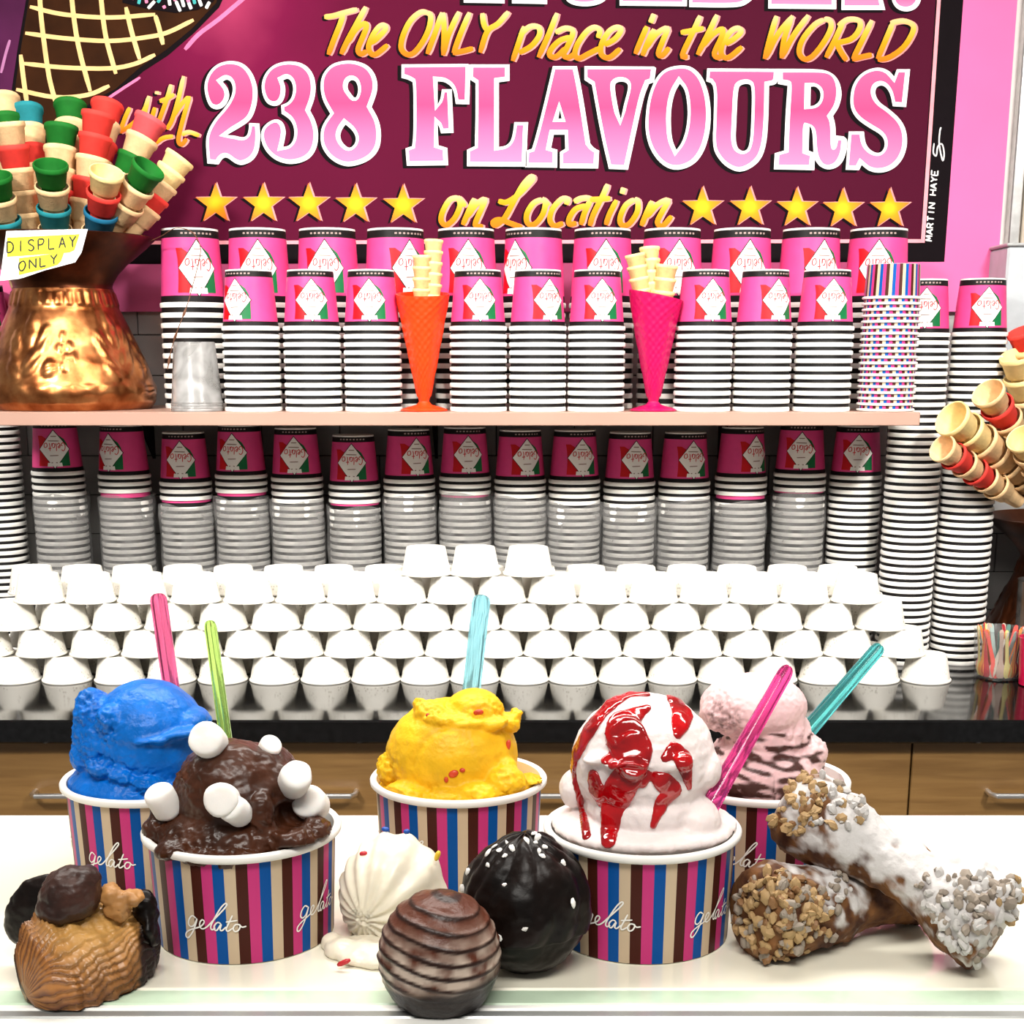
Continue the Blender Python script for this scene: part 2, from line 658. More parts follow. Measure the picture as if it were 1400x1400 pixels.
for (x0, y0, x1, y1, k) in ((192, -4, 190, 6, 2), (200, -6, 201, 5, 1), (212, 2, 203, 12, 0), (222, -5, 216, 4, 2), (231, -4, 233, 8, 0), (238, -8, 240, 2, 1), (241, 2, 247, 16, 0),
                            (248, -5, 252, 10, 0), (255, -4, 259, 4, 1), (258, 3, 262, 13, 0), (264, -6, 267, 6, 2), (271, -5, 276, 9, 0), (282, 12, 287, 3, 0), (224, 8, 226, 12, 1), (180, -9, 184, 0, 1)):
    stroke('sprinkle', [[(x0, y0), (x1, y1)]], 4.5, .0028, sprk[k], pc)
purple_p = M('sign_purple', (.065, .010, .045), .75, spec=.08, var=.25, scale=6)
ps = flat('purple_swath', [[(-140, -190), (46, -190), (36, 0), (24, 70), (14, 140), (-20, 200), (-140, 200)]], .0016, purple_p)
stroke('purple_highlight', [[(14, 55), (8, 75), (2, 100)]], 4, .002, M('sign_lilac', (.40, .16, .32), .75, spec=.08), ps)
hl = M('sign_highlight_pink', (.66, .16, .33), .75, spec=.08)
stroke('sash_highlight', [[(345, -12), (300, 26), (272, 47), (253, 68)]], 6, .0014, hl)
stroke('sash_highlight', [[(192, 106), (170, 120), (146, 136)]], 4, .0014, hl)

# big slab letters -------------------------------------------------------------
letter_white = M('sign_letter_white', (.86, .84, .84), .75, spec=.08, var=.01)
letter_pink = gradient('sign_letter_pink', [(0, (.82, .18, .34)), (.35, (.76, .11, .26)), (.6, (.70, .055, .165)), (1, (.74, .09, .22))])


def chaikin(poly, it=2):
    "poly: (x, y) smooth or (x, y, 1) corner"
    pts = [(p[0], p[1], len(p) > 2) for p in poly]
    for _ in range(it):
        out = []
        n = len(pts)
        for i in range(n):
            p, q, a = pts[i], pts[(i + 1) % n], pts[i - 1]
            if p[2]:
                out.append(p)
            else:
                out.append((.25 * a[0] + .75 * p[0], .25 * a[1] + .75 * p[1], False))
                out.append((.75 * p[0] + .25 * q[0], .75 * p[1] + .25 * q[1], False))
        pts = out
    return [(p[0], p[1]) for p in pts]


def area2(poly):
    return sum(poly[i - 1][0] * poly[i][1] - poly[i][0] * poly[i - 1][1] for i in range(len(poly)))


def inset(poly, d):
    if area2(poly) < 0:
        poly = poly[::-1]
    n = len(poly)
    out = []
    for i in range(n):
        a, p, c = Vector(poly[i - 1]), Vector(poly[i]), Vector(poly[(i + 1) % n])
        u, v = (p - a), (c - p)
        if u.length < 1e-6 or v.length < 1e-6:
            out.append((p.x, p.y))
            continue
        u.normalize(); v.normalize()
        n1, n2 = Vector((-u.y, u.x)), Vector((-v.y, v.x))
        b = n1 + n2
        if b.length < 1e-3:
            b = n1
        k = 1 / max(.55, (b.length / 2))
        b.normalize()
        q = p + b * d * k
        out.append((q.x, q.y))
    return out


def slab(name, ox, oy, sc, outer, holes=(), face=None, ins=5.2):
    tr = lambda poly: [(ox + p[0] / sc, oy + p[1] / sc) for p in poly]
    o = tr(chaikin(outer))
    hs = [tr(chaikin(h)) for h in holes]
    big = inset(o, -1.0)
    sm = [inset(h, 1.0) for h in hs]
    lt = flat('letter', [o] + hs, .0022, letter_white)
    sh_o = [(x - 4.5, y + 2.5) for x, y in big]
    flat('letter_shadow', [sh_o] + [[(x - 4.5, y + 2.5) for x, y in h] for h in sm], .0012 + .00001, blackp, lt)
    f = [(x - 1.2, y - 1) for x, y in inset(o, ins)]
    fh = [[(x - 1.2, y - 1) for x, y in inset(h, -ins)] for h in hs]
    if face:
        f, fh = tr(chaikin(face[0])), [tr(chaikin(h)) for h in face[1:]]
    flat('letter_face', [f] + fh, .0026, letter_pink, lt)
    return lt


S17 = 1400 / 170
slab('2', 270, 75, S17, [(80, 420), (85, 300), (140, 180), (240, 95), (380, 65), (520, 95), (620, 200), (675, 350), (680, 480), (655, 620), (600, 740), (480, 820), (330, 905, 1), (420, 910), (510, 935), (560, 915),
                         (580, 850), (585, 770, 1), (700, 775, 1), (710, 950), (690, 1100), (620, 1200), (500, 1250), (420, 1220), (340, 1155), (290, 1160), (240, 1235, 1), (115, 1225, 1), (95, 1000), (110, 880), (190, 730), (310, 600), (385, 480),
                         (405, 380), (380, 300), (330, 275), (285, 305, 1), (340, 370), (365, 450), (345, 530), (290, 600), (210, 622), (130, 580)])
slab('3', 270, 75, S17, [(720, 400), (735, 270), (800, 160), (900, 95), (1050, 70), (1200, 100), (1300, 200), (1335, 340), (1325, 480), (1270, 630, 1), (1330, 740), (1365, 880), (1350, 1040), (1280, 1160), (1160, 1220), (1020, 1235), (880, 1190), (770, 1090),
                         (715, 960), (720, 850), (780, 770), (880, 720), (960, 750), (1000, 850), (985, 960), (965, 1040, 1), (1040, 1025), (1090, 950), (1095, 830), (1050, 730), (950, 665, 1), (945, 570, 1), (1040, 530), (1085, 420), (1070, 310), (1020, 262),
                         (965, 290, 1), (995, 370), (985, 480), (940, 560), (860, 585), (770, 540)])
slab('8', 430, 75, S17, [(65, 370), (85, 230), (180, 110), (330, 65), (480, 70), (620, 130), (700, 250), (715, 400), (645, 590, 1), (730, 740), (755, 900), (735, 1060), (640, 1180), (480, 1250), (330, 1260), (180, 1180), (85, 1050), (65, 920), (90, 790), (180, 665, 1), (95, 520)],
     [[(370, 380), (380, 310), (420, 280), (470, 300), (495, 370), (490, 440), (460, 500), (410, 440)], [(350, 785, 1), (430, 850), (475, 940), (450, 1020), (390, 1058), (320, 1000), (285, 920), (310, 840)]])
slab('F', 540, 75, S17, [(75, 110, 1), (820, 105, 1), (850, 115, 1), (838, 560, 1), (685, 555, 1), (670, 440), (640, 360), (560, 305), (480, 300, 1), (480, 565, 1), (515, 500), (530, 390, 1), (640, 390, 1), (660, 880, 1), (520, 885, 1), (500, 810), (480, 780, 1),
                         (490, 1020, 1), (590, 1050, 1), (600, 1245, 1), (135, 1250, 1), (120, 1055, 1), (195, 1030, 1), (210, 900), (210, 400), (200, 310, 1), (150, 280), (75, 262, 1)])
slab('L', 540, 75, S17, [(850, 110, 1), (1290, 110, 1), (1290, 295, 1), (1170, 310, 1), (1170, 1040, 1), (1260, 1025), (1320, 950), (1345, 760, 1), (1500, 760, 1), (1490, 900), (1480, 1260, 1), (812, 1255, 1), (812, 1070, 1), (900, 1030, 1), (908, 700), (908, 320, 1), (845, 280, 1)])
slab('A', 700, 75, S17, [(460, 130, 1), (730, 130, 1), (790, 420), (880, 1000, 1), (920, 1050), (980, 1080, 1), (970, 1280, 1), (540, 1278, 1), (540, 1095, 1), (600, 1060, 1), (595, 900, 1), (470, 900, 1), (440, 1050, 1), (510, 1070, 1), (508, 1272, 1), (150, 1268, 1), (158, 1080, 1), (225, 1060, 1), (260, 950), (350, 600)],
     [[(520, 720, 1), (540, 615, 1), (560, 720, 1)]], ins=5.4)
slab('V', 700, 75, S17, [(815, 130, 1), (1595, 135, 1), (1620, 150, 1), (1600, 310, 1), (1540, 330, 1), (1480, 480), (1390, 900), (1305, 1295, 1), (1090, 1285, 1), (1000, 900), (900, 340, 1), (815, 285, 1)],
     [[(1150, 350), (1180, 310), (1240, 300), (1300, 320), (1310, 380), (1260, 560), (1225, 730, 1), (1190, 600)]])
slab('O', 870, 75, S17, [(100, 720), (130, 480), (210, 270), (320, 155), (480, 118), (620, 130), (740, 240), (810, 420), (840, 640), (825, 880), (760, 1100), (640, 1250), (440, 1310), (280, 1240), (160, 1080), (105, 900)],
     [[(490, 325, 1), (550, 400), (580, 600), (570, 800), (520, 980), (450, 1075, 1), (400, 960), (385, 780), (390, 600), (430, 420)]])
slab('U', 960, 75, S17, [(55, 155, 1), (860, 160, 1), (850, 330), (750, 350, 1), (745, 700), (720, 1030), (640, 1220), (440, 1335), (270, 1270), (150, 1130), (115, 1000), (130, 700), (135, 330), (45, 300, 1)],
     [[(400, 380), (440, 335), (520, 325), (560, 360), (555, 700), (535, 1040), (460, 1100), (370, 1030), (385, 700)]])
slab('R', 960, 75, S17, [(860, 160, 1), (1250, 160), (1420, 180), (1530, 270), (1575, 430), (1540, 590), (1470, 690, 1), (1500, 800), (1500, 910, 1), (1590, 920, 1), (1640, 960), (1610, 1150), (1540, 1260), (1420, 1300), (1320, 1260), (1265, 1180, 1), (1260, 1300, 1), (805, 1290, 1), (815, 1110, 1), (920, 1080, 1), (935, 700), (960, 350, 1), (850, 330, 1)],
     [[(1220, 360, 1), (1280, 355), (1335, 420), (1325, 520), (1260, 575), (1215, 580, 1)], [(1205, 800, 1), (1240, 850), (1250, 1100, 1), (1195, 1080, 1)]],
     face=[[(905, 200, 1), (1250, 200), (1400, 205), (1480, 260), (1513, 400), (1490, 560), (1400, 690, 1), (1440, 770), (1440, 1040), (1473, 1080), (1510, 1050), (1528, 965, 1), (1563, 965, 1), (1553, 1100), (1493, 1220),
            (1393, 1250), (1323, 1190), (1288, 1060), (1283, 860), (1240, 790), (1150, 765, 1), (1130, 800), (1125, 1110, 1), (1210, 1140, 1), (1200, 1240, 1), (860, 1240, 1), (865, 1130, 1), (970, 1100, 1), (985, 700), (1010, 330), (985, 290), (905, 280, 1)],
           [(1150, 320, 1), (1280, 315), (1365, 390), (1360, 520), (1290, 605), (1145, 615, 1)]])
slab('S', 1100, 75, S17, [(510, 500), (530, 360), (600, 240), (710, 165), (840, 140), (950, 180), (1005, 250, 1), (1035, 165, 1), (1185, 165, 1), (1140, 590, 1), (990, 580, 1), (965, 450), (920, 370), (860, 340), (800, 370), (790, 450), (840, 540), (960, 620), (1090, 740), (1150, 880), (1150, 1050), (1090, 1200), (980, 1300),
                          (840, 1335), (720, 1310), (640, 1240, 1), (610, 1300, 1), (460, 1295, 1), (475, 1100), (495, 865, 1), (665, 865, 1), (680, 1000), (740, 1080), (830, 1115), (890, 1070), (905, 980), (860, 900), (720, 820), (590, 730), (520, 620)])
# upper line, only the feet of the letters reach into the picture
slab('H', 0, 0, 1, [(635, -112, 1), (690, -112, 1), (690, -60, 1), (700, -60, 1), (700, -112, 1), (749, -111, 1), (748, 6, 1), (700, 5, 1), (700, -40, 1), (690, -40, 1), (690, 5, 1), (634, 4, 1)])
slab('O', 0, 0, 1, [(766, -50), (775, -100), (801, -114), (828, -100), (837, -50), (832, -4), (822, 6), (800, 10), (778, 6), (770, -6)], [[(796, -70), (803, -84), (810, -70), (811, -45), (806, -25), (799, -22), (794, -45)]])
slab('L', 0, 0, 1, [(849, -112, 1), (890, -112, 1), (890, -40, 1), (915, -40, 1), (915, -55, 1), (939, -55, 1), (939, 9, 1), (847, 8, 1)])
slab('D', 0, 0, 1, [(944, -112, 1), (1000, -112), (1036, -90), (1042, -50), (1038, -10), (1020, 8), (1000, 11), (942, 10, 1)], [[(972, -82, 1), (1000, -80), (1012, -50), (1000, -24), (972, -22, 1)]])
slab('E', 0, 0, 1, [(1052, -112, 1), (1142, -112, 1), (1142, -70, 1), (1090, -70, 1), (1090, -62, 1), (1120, -62, 1), (1120, -42, 1), (1090, -42, 1), (1090, -32, 1), (1143, -32, 1), (1143, 13, 1), (1050, 12, 1)])
slab('R', 0, 0, 1, [(1152, -112, 1), (1190, -112), (1214, -90), (1214, -60), (1196, -42), (1210, 14, 1), (1150, 14, 1)])
slab('mark', 0, 0, 1, [(1217, -3), (1222, -20), (1239, -25), (1256, -18), (1260, 0), (1252, 13), (1238, 17), (1224, 12)])

# brush script -------------------------------------------------------------------
script_m = gradient('sign_script_orange', [(0, (.70, .13, .008)), (.45, (.80, .25, .006)), (.72, (.80, .36, .04)), (1, (.80, .42, .22))])
script_pink = M('sign_script_pink', (.70, .24, .24), .75, spec=.08, var=.08)


def script(ox, oy, sc, letters, width=7.4):
    for lines in letters:
        L = [[(ox + x / sc, oy + y / sc) for x, y in ln] for ln in lines]
        lt = stroke('letter', L, width, .0024, script_m)
        stroke('letter_highlight', L, width, .0018, script_pink, lt, 2.6, .8)
        stroke('letter_shadow', L, width, .0014, blackp, lt, -3, 2.2)


script(430, 0, 5.185, [
    [[(70, 122), (130, 115), (200, 95), (305, 68)], [(205, 105), (180, 180), (140, 280), (100, 390)]],
    [[(365, 50), (300, 170), (240, 280), (190, 385)], [(240, 300), (290, 215), (350, 170), (370, 190), (345, 260), (310, 350), (330, 385), (370, 365)]],
    [[(400, 310), (460, 260), (505, 205), (490, 180), (455, 195), (410, 260), (385, 330), (400, 380), (440, 385), (520, 320)]],
    [[(800, 90), (750, 90), (680, 150), (630, 250), (615, 340), (650, 385), (700, 380), (760, 310), (810, 210), (825, 120), (800, 88)]],
    [[(905, 90), (850, 250), (800, 385)], [(912, 90), (920, 230), (914, 395)], [(914, 390), (950, 250), (1025, 85)]],
    [[(1100, 90), (1040, 230), (985, 378)], [(980, 378), (1050, 365), (1125, 345)]],
    [[(1190, 95), (1200, 170), (1220, 215)], [(1375, 85), (1300, 170), (1225, 225), (1175, 375)]]])
script(690, 0, 4.118, [
    [[(110, 150), (80, 240), (45, 345)], [(85, 200), (140, 152), (190, 155), (195, 200), (150, 260), (80, 300)]],
    [[(295, 75), (250, 190), (190, 325)]],
    [[(285, 185), (340, 160), (385, 180), (350, 270), (330, 310), (360, 325), (400, 300)], [(370, 210), (310, 230), (260, 280), (255, 315), (290, 320), (345, 270)]],
    [[(525, 215), (535, 175), (505, 155), (460, 180), (410, 250), (395, 310), (420, 330), (470, 305), (540, 270)]],
    [[(560, 255), (620, 220), (655, 170), (630, 155), (585, 180), (545, 250), (545, 310), (590, 325), (650, 275)]],
    [[(800, 150), (770, 220), (735, 305)], [(840, 80), (820, 130)]],
    [[(840, 165), (800, 250), (775, 315)], [(790, 280), (850, 195), (915, 160), (890, 230), (865, 300), (885, 315), (925, 270)]],
    [[(1100, 90), (1060, 180), (1000, 310), (1030, 320)], [(990, 185), (1050, 175), (1120, 160)]],
    [[(1195, 85), (1150, 180), (1085, 310)], [(1110, 265), (1170, 195), (1225, 165), (1220, 210), (1180, 300), (1200, 325), (1230, 310)]],
    [[(1240, 250), (1290, 220), (1330, 180), (1310, 160), (1270, 180), (1225, 250), (1220, 310), (1260, 325), (1335, 265)]]])
script(1020, 0, 5.185, [
    [[(215, 115), (180, 230), (130, 420)], [(140, 410), (220, 250), (330, 115)], [(320, 130), (270, 270), (250, 415)], [(255, 405), (330, 260), (440, 110)]],
    [[(550, 140), (480, 180), (400, 280), (375, 370), (410, 420), (470, 400), (550, 300), (600, 200), (590, 145), (550, 138)]],
    [[(690, 150), (630, 280), (565, 410)], [(650, 185), (720, 140), (800, 150), (800, 210), (740, 280), (620, 310)], [(640, 310), (670, 370), (710, 430)]],
    [[(890, 145), (820, 290), (755, 422)], [(750, 422), (820, 405), (890, 390)]],
    [[(1040, 160), (990, 280), (930, 420)], [(1020, 165), (1110, 150), (1180, 180), (1175, 240), (1110, 340), (1010, 410), (930, 425)]]])
script(130, 0, 7, [
    [[(335, 1030), (290, 1130), (240, 1270)], [(240, 1270), (370, 1180), (470, 1060), (520, 920)], [(510, 950), (480, 1080), (440, 1230)]],
    [[(575, 1030), (550, 1120), (520, 1230)], [(597, 875), (595, 905)]],
    [[(730, 810), (690, 950), (600, 1200)], [(620, 970), (680, 950), (760, 905)]],
    [[(850, 730), (800, 950), (740, 1150), (690, 1240)], [(740, 1130), (830, 1000), (900, 935), (870, 1050), (830, 1200), (800, 1340), (830, 1385), (880, 1330)]],
    [[(560, 1390), (650, 1325), (750, 1305)], [(830, 1290), (900, 1265), (1000, 1300)]]], 6)
script(600, 230, 4.118, [
    [[(110, 165), (60, 180), (20, 250), (15, 300), (45, 320), (90, 280), (120, 210), (110, 168), (150, 215)]],
    [[(200, 170), (165, 250), (135, 320)], [(160, 275), (210, 205), (260, 175), (235, 240), (205, 320), (250, 330)]],
    [[(335, 185), (380, 192), (440, 155), (500, 95), (530, 58), (515, 50), (470, 100), (420, 190), (370, 280), (320, 322), (305, 305), (340, 290), (400, 310), (470, 335)]],
    [[(580, 175), (530, 200), (495, 260), (500, 310), (540, 315), (585, 260), (600, 195), (580, 175), (620, 210)]],
    [[(715, 205), (725, 175), (690, 175), (640, 230), (625, 290), (650, 325), (700, 310)]],
    [[(760, 190), (800, 170), (850, 175), (820, 250), (800, 320)], [(830, 210), (770, 230), (735, 280), (735, 315), (775, 310)]],
    [[(950, 90), (920, 160), (870, 260), (850, 325)], [(850, 177), (900, 175), (965, 170)]],
    [[(1000, 180), (960, 260), (940, 320)], [(1040, 110), (1030, 145)]],
    [[(1100, 175), (1050, 210), (1020, 280), (1030, 320), (1070, 315), (1115, 250), (1120, 190), (1100, 173)]],
    [[(1200, 185), (1170, 250), (1140, 325)], [(1170, 275), (1230, 205), (1290, 180), (1260, 240), (1230, 305), (1260, 325), (1310, 270)]]])


# stars
def star_mat():
    m, nt, b = nodes_of('sign_star_gold')
    tc = nt.nodes.new('ShaderNodeTexCoord')
    d = nt.nodes.new('ShaderNodeVectorMath')
    d.operation = 'DISTANCE'
    d.inputs[1].default_value = (.5, .5, .47)
    mp = nt.nodes.new('ShaderNodeMapping')
    mp.inputs['Scale'].default_value = (1, 0, 1)
    mp.inputs['Location'].default_value = (0, .5, 0)
    nt.links.new(tc.outputs['Generated'], mp.inputs['Vector'])
    nt.links.new(mp.outputs['Vector'], d.inputs[0])
    rp = ramp(nt, [(.05, (.85, .46, .012)), (.22, (.80, .26, .006)), (.5, (.60, .14, .02))])
    nt.links.new(d.outputs['Value'], rp.inputs['Fac'])
    nt.links.new(rp.outputs['Color'], b.inputs['Base Color'])
    b.inputs['Specular IOR Level'].default_value = .08
    return m


star_m = star_mat()


def star_pts(cx, cy, r, sq=1.0):
    out = []
    for k in range(10):
        a = -PI / 2 + k * PI / 5
        q = r if k % 2 == 0 else r * .40
        out.append((cx + q * math.cos(a), cy + q * math.sin(a) * sq))
    return out


for cx, cy in [(295, 279), (360, 279), (422, 279), (486, 280), (551, 281), (960, 284), (1025, 284), (1089, 285), (1152, 286), (1216, 286)]:
    st = flat('star', [star_pts(cx, cy, 29)], .0024, star_m)
    flat('star_shadow', [star_pts(cx - 4, cy + 2, 29)], .0014, blackp, st)
    flat('star_edge', [star_pts(cx + 2, cy - .5, 30)], .0019, script_pink, st)

# capital strokes used for small hand lettering
CAP = {'M': [[(0, 0), (.1, 1), (.5, .3), (.9, 1), (1, 0)]], 'A': [[(0, 0), (.5, 1)], [(.5, 1), (1, 0)], [(.2, .38), (.8, .38)]],
       'R': [[(0, 0), (0, 1)], [(0, 1), (.7, .95), (.8, .72), (.6, .5), (0, .48)], [(.4, .5), (.9, 0)]], 'T': [[(0, 1), (1, 1)], [(.5, 1), (.5, 0)]],
       'I': [[(.5, 0), (.5, 1)]], 'N': [[(0, 0), (0, 1)], [(0, 1), (1, 0)], [(1, 0), (1, 1)]], 'H': [[(0, 0), (0, 1)], [(1, 0), (1, 1)], [(0, .5), (1, .5)]],
       'Y': [[(0, 1), (.5, .5)], [(1, 1), (.5, .5), (.5, 0)]], 'E': [[(1, 1), (0, 1)], [(0, 1), (0, 0)], [(0, 0), (1, 0)], [(0, .5), (.8, .5)]],
       'S': [[(.95, .85), (.6, 1), (.2, .92), (.1, .7), (.5, .52), (.9, .32), (.8, .08), (.4, 0), (.05, .15)]],
       'D': [[(0, 0), (0, 1)], [(0, 1), (.6, .92), (.95, .6), (.9, .25), (.55, .03), (0, 0)]],
       'P': [[(0, 0), (0, 1)], [(0, 1), (.7, .97), (.85, .75), (.6, .5), (0, .46)]], 'L': [[(0, 1), (0, 0)], [(0, 0), (.9, 0)]],
       'O': [[(.5, 1), (.1, .8), (0, .45), (.2, .08), (.55, 0), (.9, .25), (1, .6), (.8, .92), (.5, 1)]]}
sig_w = M('sign_signature_white', (.75, .73, .72), .75, spec=.08)
p0, p1 = Vector((1250 + 208 / 8.76, 180 + 1310 / 8.76)), Vector((1250 + 290 / 8.76, 180 + 370 / 8.76))
along = (p1 - p0) / 12
perp = Vector((along.y, -along.x)).normalized()
perp = perp if perp.x < 0 else -perp
for k, ch in enumerate('MARTIN HAYE'):
    if ch == ' ':
        continue
    o = p0 + along * k
    stroke('letter', [[tuple(o + along * .75 * x + perp * 8.5 * y) for x, y in ln] for ln in CAP[ch]], 1.9, .0012, sig_w)
stroke('letter', [[(1250 + x / 8.76, 180 + y / 8.76) for x, y in ((235, 140), (225, 250), (260, 290), (280, 180), (330, 150), (355, 260), (340, 350), (310, 240), (295, 120), (305, -10), (318, -50))]], 1.9, .0012, sig_w)

# ================================================================== PAPER CUPS
cup_white = M('paper_white', (.80, .78, .74), .55, var=.02, scale=30)
cup_black = M('print_black', (.006, .005, .005), .5, spec=.2)
cup_pink = M('print_pink', (.64, .052, .205), .45, spec=.25, var=.04)
cup_red = M('print_red', (.50, .003, .008), .45, spec=.25)
cup_green = M('print_green', (.004, .12, .035), .45, spec=.25)
cup_ink = M('print_red_ink', (.58, .05, .06), .5, spec=.2)
cup_scrib = M('print_grey_ink', (.30, .22, .20), .5, spec=.2)


class Cup:
    "upturned printed paper cup: rim radius, foot radius, height"

    def __init__(s, rim, foot, h, lip, name):
        s.name = name
        s.rim, s.foot, s.h, s.lip = rim, foot, h, lip
        s.r0 = rim - .0025
        e = h / .098
        s.e = e
        pr = [(s.r0 - .001, .001, 0), (rim - .0006, 0, 0), (rim, lip * .3, 0), (rim, lip * .75, 0), (rim - .0007, lip, 0), (s.r(lip), lip + .0004, 1), (s.r(.0145 * e), .0145 * e, 2),
              (s.r(.086 * e), .086 * e, 1), (s.r(.0955 * e), .0955 * e, 0), (s.r(h), h, 0), (s.r(h) - .002, h - .0003, 0), (s.r(h) - .0025, h - .004, 0), (.0005, h - .004, 0)]
        V, F, fm = lathe(pr, 40)
        s.top = proto('printed_cup', V, F, [cup_white, cup_black, cup_pink], fm)
        V, F, fm = lathe(pr[:8] + pr[8:10], 28)
        s.nest = proto('printed_cup', V, F, [cup_white, cup_black, cup_pink], fm)
        s.nestVF = (V, F, fm)
        uu = rim / .049
        row = lambda rows: [(v * e, a * uu, b * uu) for v, a, b in rows]
        s.red = s.patch(row([(.018, -.031, -.004), (.03, -.0295, -.004), (.045, -.0285, -.004), (.060, -.029, -.006), (.068, -.030, -.014), (.073, -.031, -.022)]), .0003, cup_red)
        s.green = s.patch(row([(.018, .004, .028), (.030, .004, .0275), (.045, .004, .0265), (.058, .004, .0235), (.067, .004, .018), (.073, .004, .010)]), .0003, cup_green)
        s.fig = s.patch(row([(.017, -.0135, .0135), (.024, -.0125, .0125)]), .0006, cup_white)
        dm = lambda k: row([(.0485 - .034 * k, -.0002, .0002), (.0485 - .017 * k, -.0135 * k, .0135 * k), (.0485, -.027 * k, .027 * k), (.0485 + .017 * k, -.0135 * k, .0135 * k), (.0485 + .034 * k, -.0002, .0002)])
        s.edge = s.patch(dm(1.06), .0009, cup_black)
        s.dia = s.patch(dm(1.0), .0012, cup_white)
        g = lambda L: [[(-(x - .5) * .040 * uu, (.053 - (y - .5) * .017) * e) for x, y in ln] for ln in L]   # upside down
        s.ink = s.ink_strokes(g([[(.18, .8), (.1, .95), (.02, .7), (.02, .3), (.1, .05), (.19, .3), (.12, .42)], [(.24, .35), (.32, .5), (.28, .62), (.23, .4), (.28, .1), (.36, .3)],
                                 [(.40, .95), (.39, .5), (.41, .1)], [(.56, .55), (.48, .55), (.46, .2), (.55, .15), (.58, .5), (.58, .1)], [(.68, .95), (.67, .4), (.69, .08)], [(.61, .65), (.75, .68)],
                                 [(.86, .58), (.79, .4), (.82, .1), (.92, .2), (.93, .5), (.86, .58)]]), .0015 * uu, .0015, cup_ink)
        s.dots = s.ink_strokes([[(-.006 * uu, .024 * e), (-.003 * uu, .0245 * e)], [(.002 * uu, .0245 * e), (.005 * uu, .024 * e)], [(-.005 * uu, .072 * e), (.005 * uu, .072 * e)], [(-.010 * uu, .064 * e), (.009 * uu, .0635 * e)], [(-.008 * uu, .037 * e), (.007 * uu, .0375 * e)]], .0018 * uu, .0015, cup_scrib)
        t = .091 * e
        s.small = s.ink_strokes([[(-.022 * uu + k * .0062 * uu, t), (-.0185 * uu + k * .0062 * uu, t + .0003)] for k in range(8)], .0026 * uu, .0005, cup_scrib)

    def r(s, v):
        k = (v - s.lip) / (s.h - s.lip)
        return s.r0 + (s.foot - s.r0) * k

    def wrap(s, u, v, d):
        q = s.r(v)
        a = -PI / 2 + u / q
        return ((q + d) * math.cos(a), (q + d) * math.sin(a), v)

    def patch(s, rows, d, mat, nc=16):
        V, F = [], []
        for v, a, b in rows:
            for k in range(nc + 1):
                V.append(s.wrap(a + (b - a) * k / nc, v, d))
        for i in range(len(rows) - 1):
            for k in range(nc):
                n = nc + 1
                F.append((i * n + k, i * n + k + 1, (i + 1) * n + k + 1, (i + 1) * n + k))
        return proto('patch', V, F, mat)

    def ink_strokes(s, lines, width, d, mat):
        V, F = [], []
        for ln in lines:
            b = len(V)
            L = ribbon2d(ln, width, 3)
            for l, r in L:
                e = 2e-6 * (len(V) // 2)
                V.append(s.wrap(l.x, l.y, d + e))
                V.append(s.wrap(r.x, r.y, d + e))
            for i in range(len(L) - 1):
                F.append((b + 2 * i, b + 2 * i + 1, b + 2 * i + 3, b + 2 * i + 2))
        return proto('lettering', V, F, mat)

    def place(s, loc, rot, label, group):
        o = inst(s.name, s.top, None, loc, (0, 0, rot))
        tag(o, label, 'cup', group)
        inst('red_patch', s.red, o)
        inst('green_patch', s.green, o)
        inst('white_figure', s.fig, o)
        d = inst('diamond_label', s.dia, o)
        inst('diamond_outline', s.edge, d)
        inst('lettering', s.ink, d)
        inst('small_print', s.dots, d)
        inst('band_print', s.small, o)
        return o


pint = Cup(.049, .0385, .098, .0069, 'printed_cup')
tub = Cup(.0585, .0495, .134, .0084, 'printed_tub')
NEST = [0]


def face(X, Y, dx_px, r_px):
    return -math.atan2(X, Y) + math.asin(max(-.95, min(.95, dx_px / r_px)))


def stack(cup, X, Y, Z, n, pitch, rot, where, group, gap_at=None, gap=0, single_from=0, lean=(0, 0)):
    "n cups nested over each other on level Z; returns levels below single_from that are left for the joined mesh"
    rest = []
    for k in range(n):
        z = Z + k * pitch + (gap if gap_at is not None and k >= gap_at else 0)
        x = X + random.uniform(-.0002, .0002) + lean[0] * k
        y = Y + random.uniform(-.0002, .0002)
        if k == n - 1:
            cup.place((x, y, z), rot, 'topmost pink printed paper cup of ' + where, group)
        elif k >= single_from:
            o = inst(cup.name, cup.nest, None, (x, y, z), (0, 0, rot + random.uniform(-.5, .5)))
            tag(o, 'white-rimmed cup, %s from top of %s' % (ordn(n - 1 - k), where), 'cup', group)
            NEST[0] += 1
        else:
            rest.append((x, y, z))
    return rest


# front row on the shelf: centre of the stack, centre of the diamond
PP = .0133
fr = [(345, 326), (428, 429), (510, 507), (654, 657), (735, 751), (815, 822), (961, 971), (1042, 1060), (1125, 1134)]
YFR = YS + .056
for k, (cx, dx) in enumerate(fr):
    p = P(cx, 500, YFR)
    top = P(cx, 369 + (2 if k < 7 else 0), YFR - .04).z
    n = 1 + round((top - .098 - ZS) / PP)
    stack(pint, p.x, YFR, ZS + .0003, n, PP, face(p.x, YFR, dx - cx, 34), '%s stack from left in shelf front row' % ordn(k), 'shelf front row, %s stack' % ordn(k))
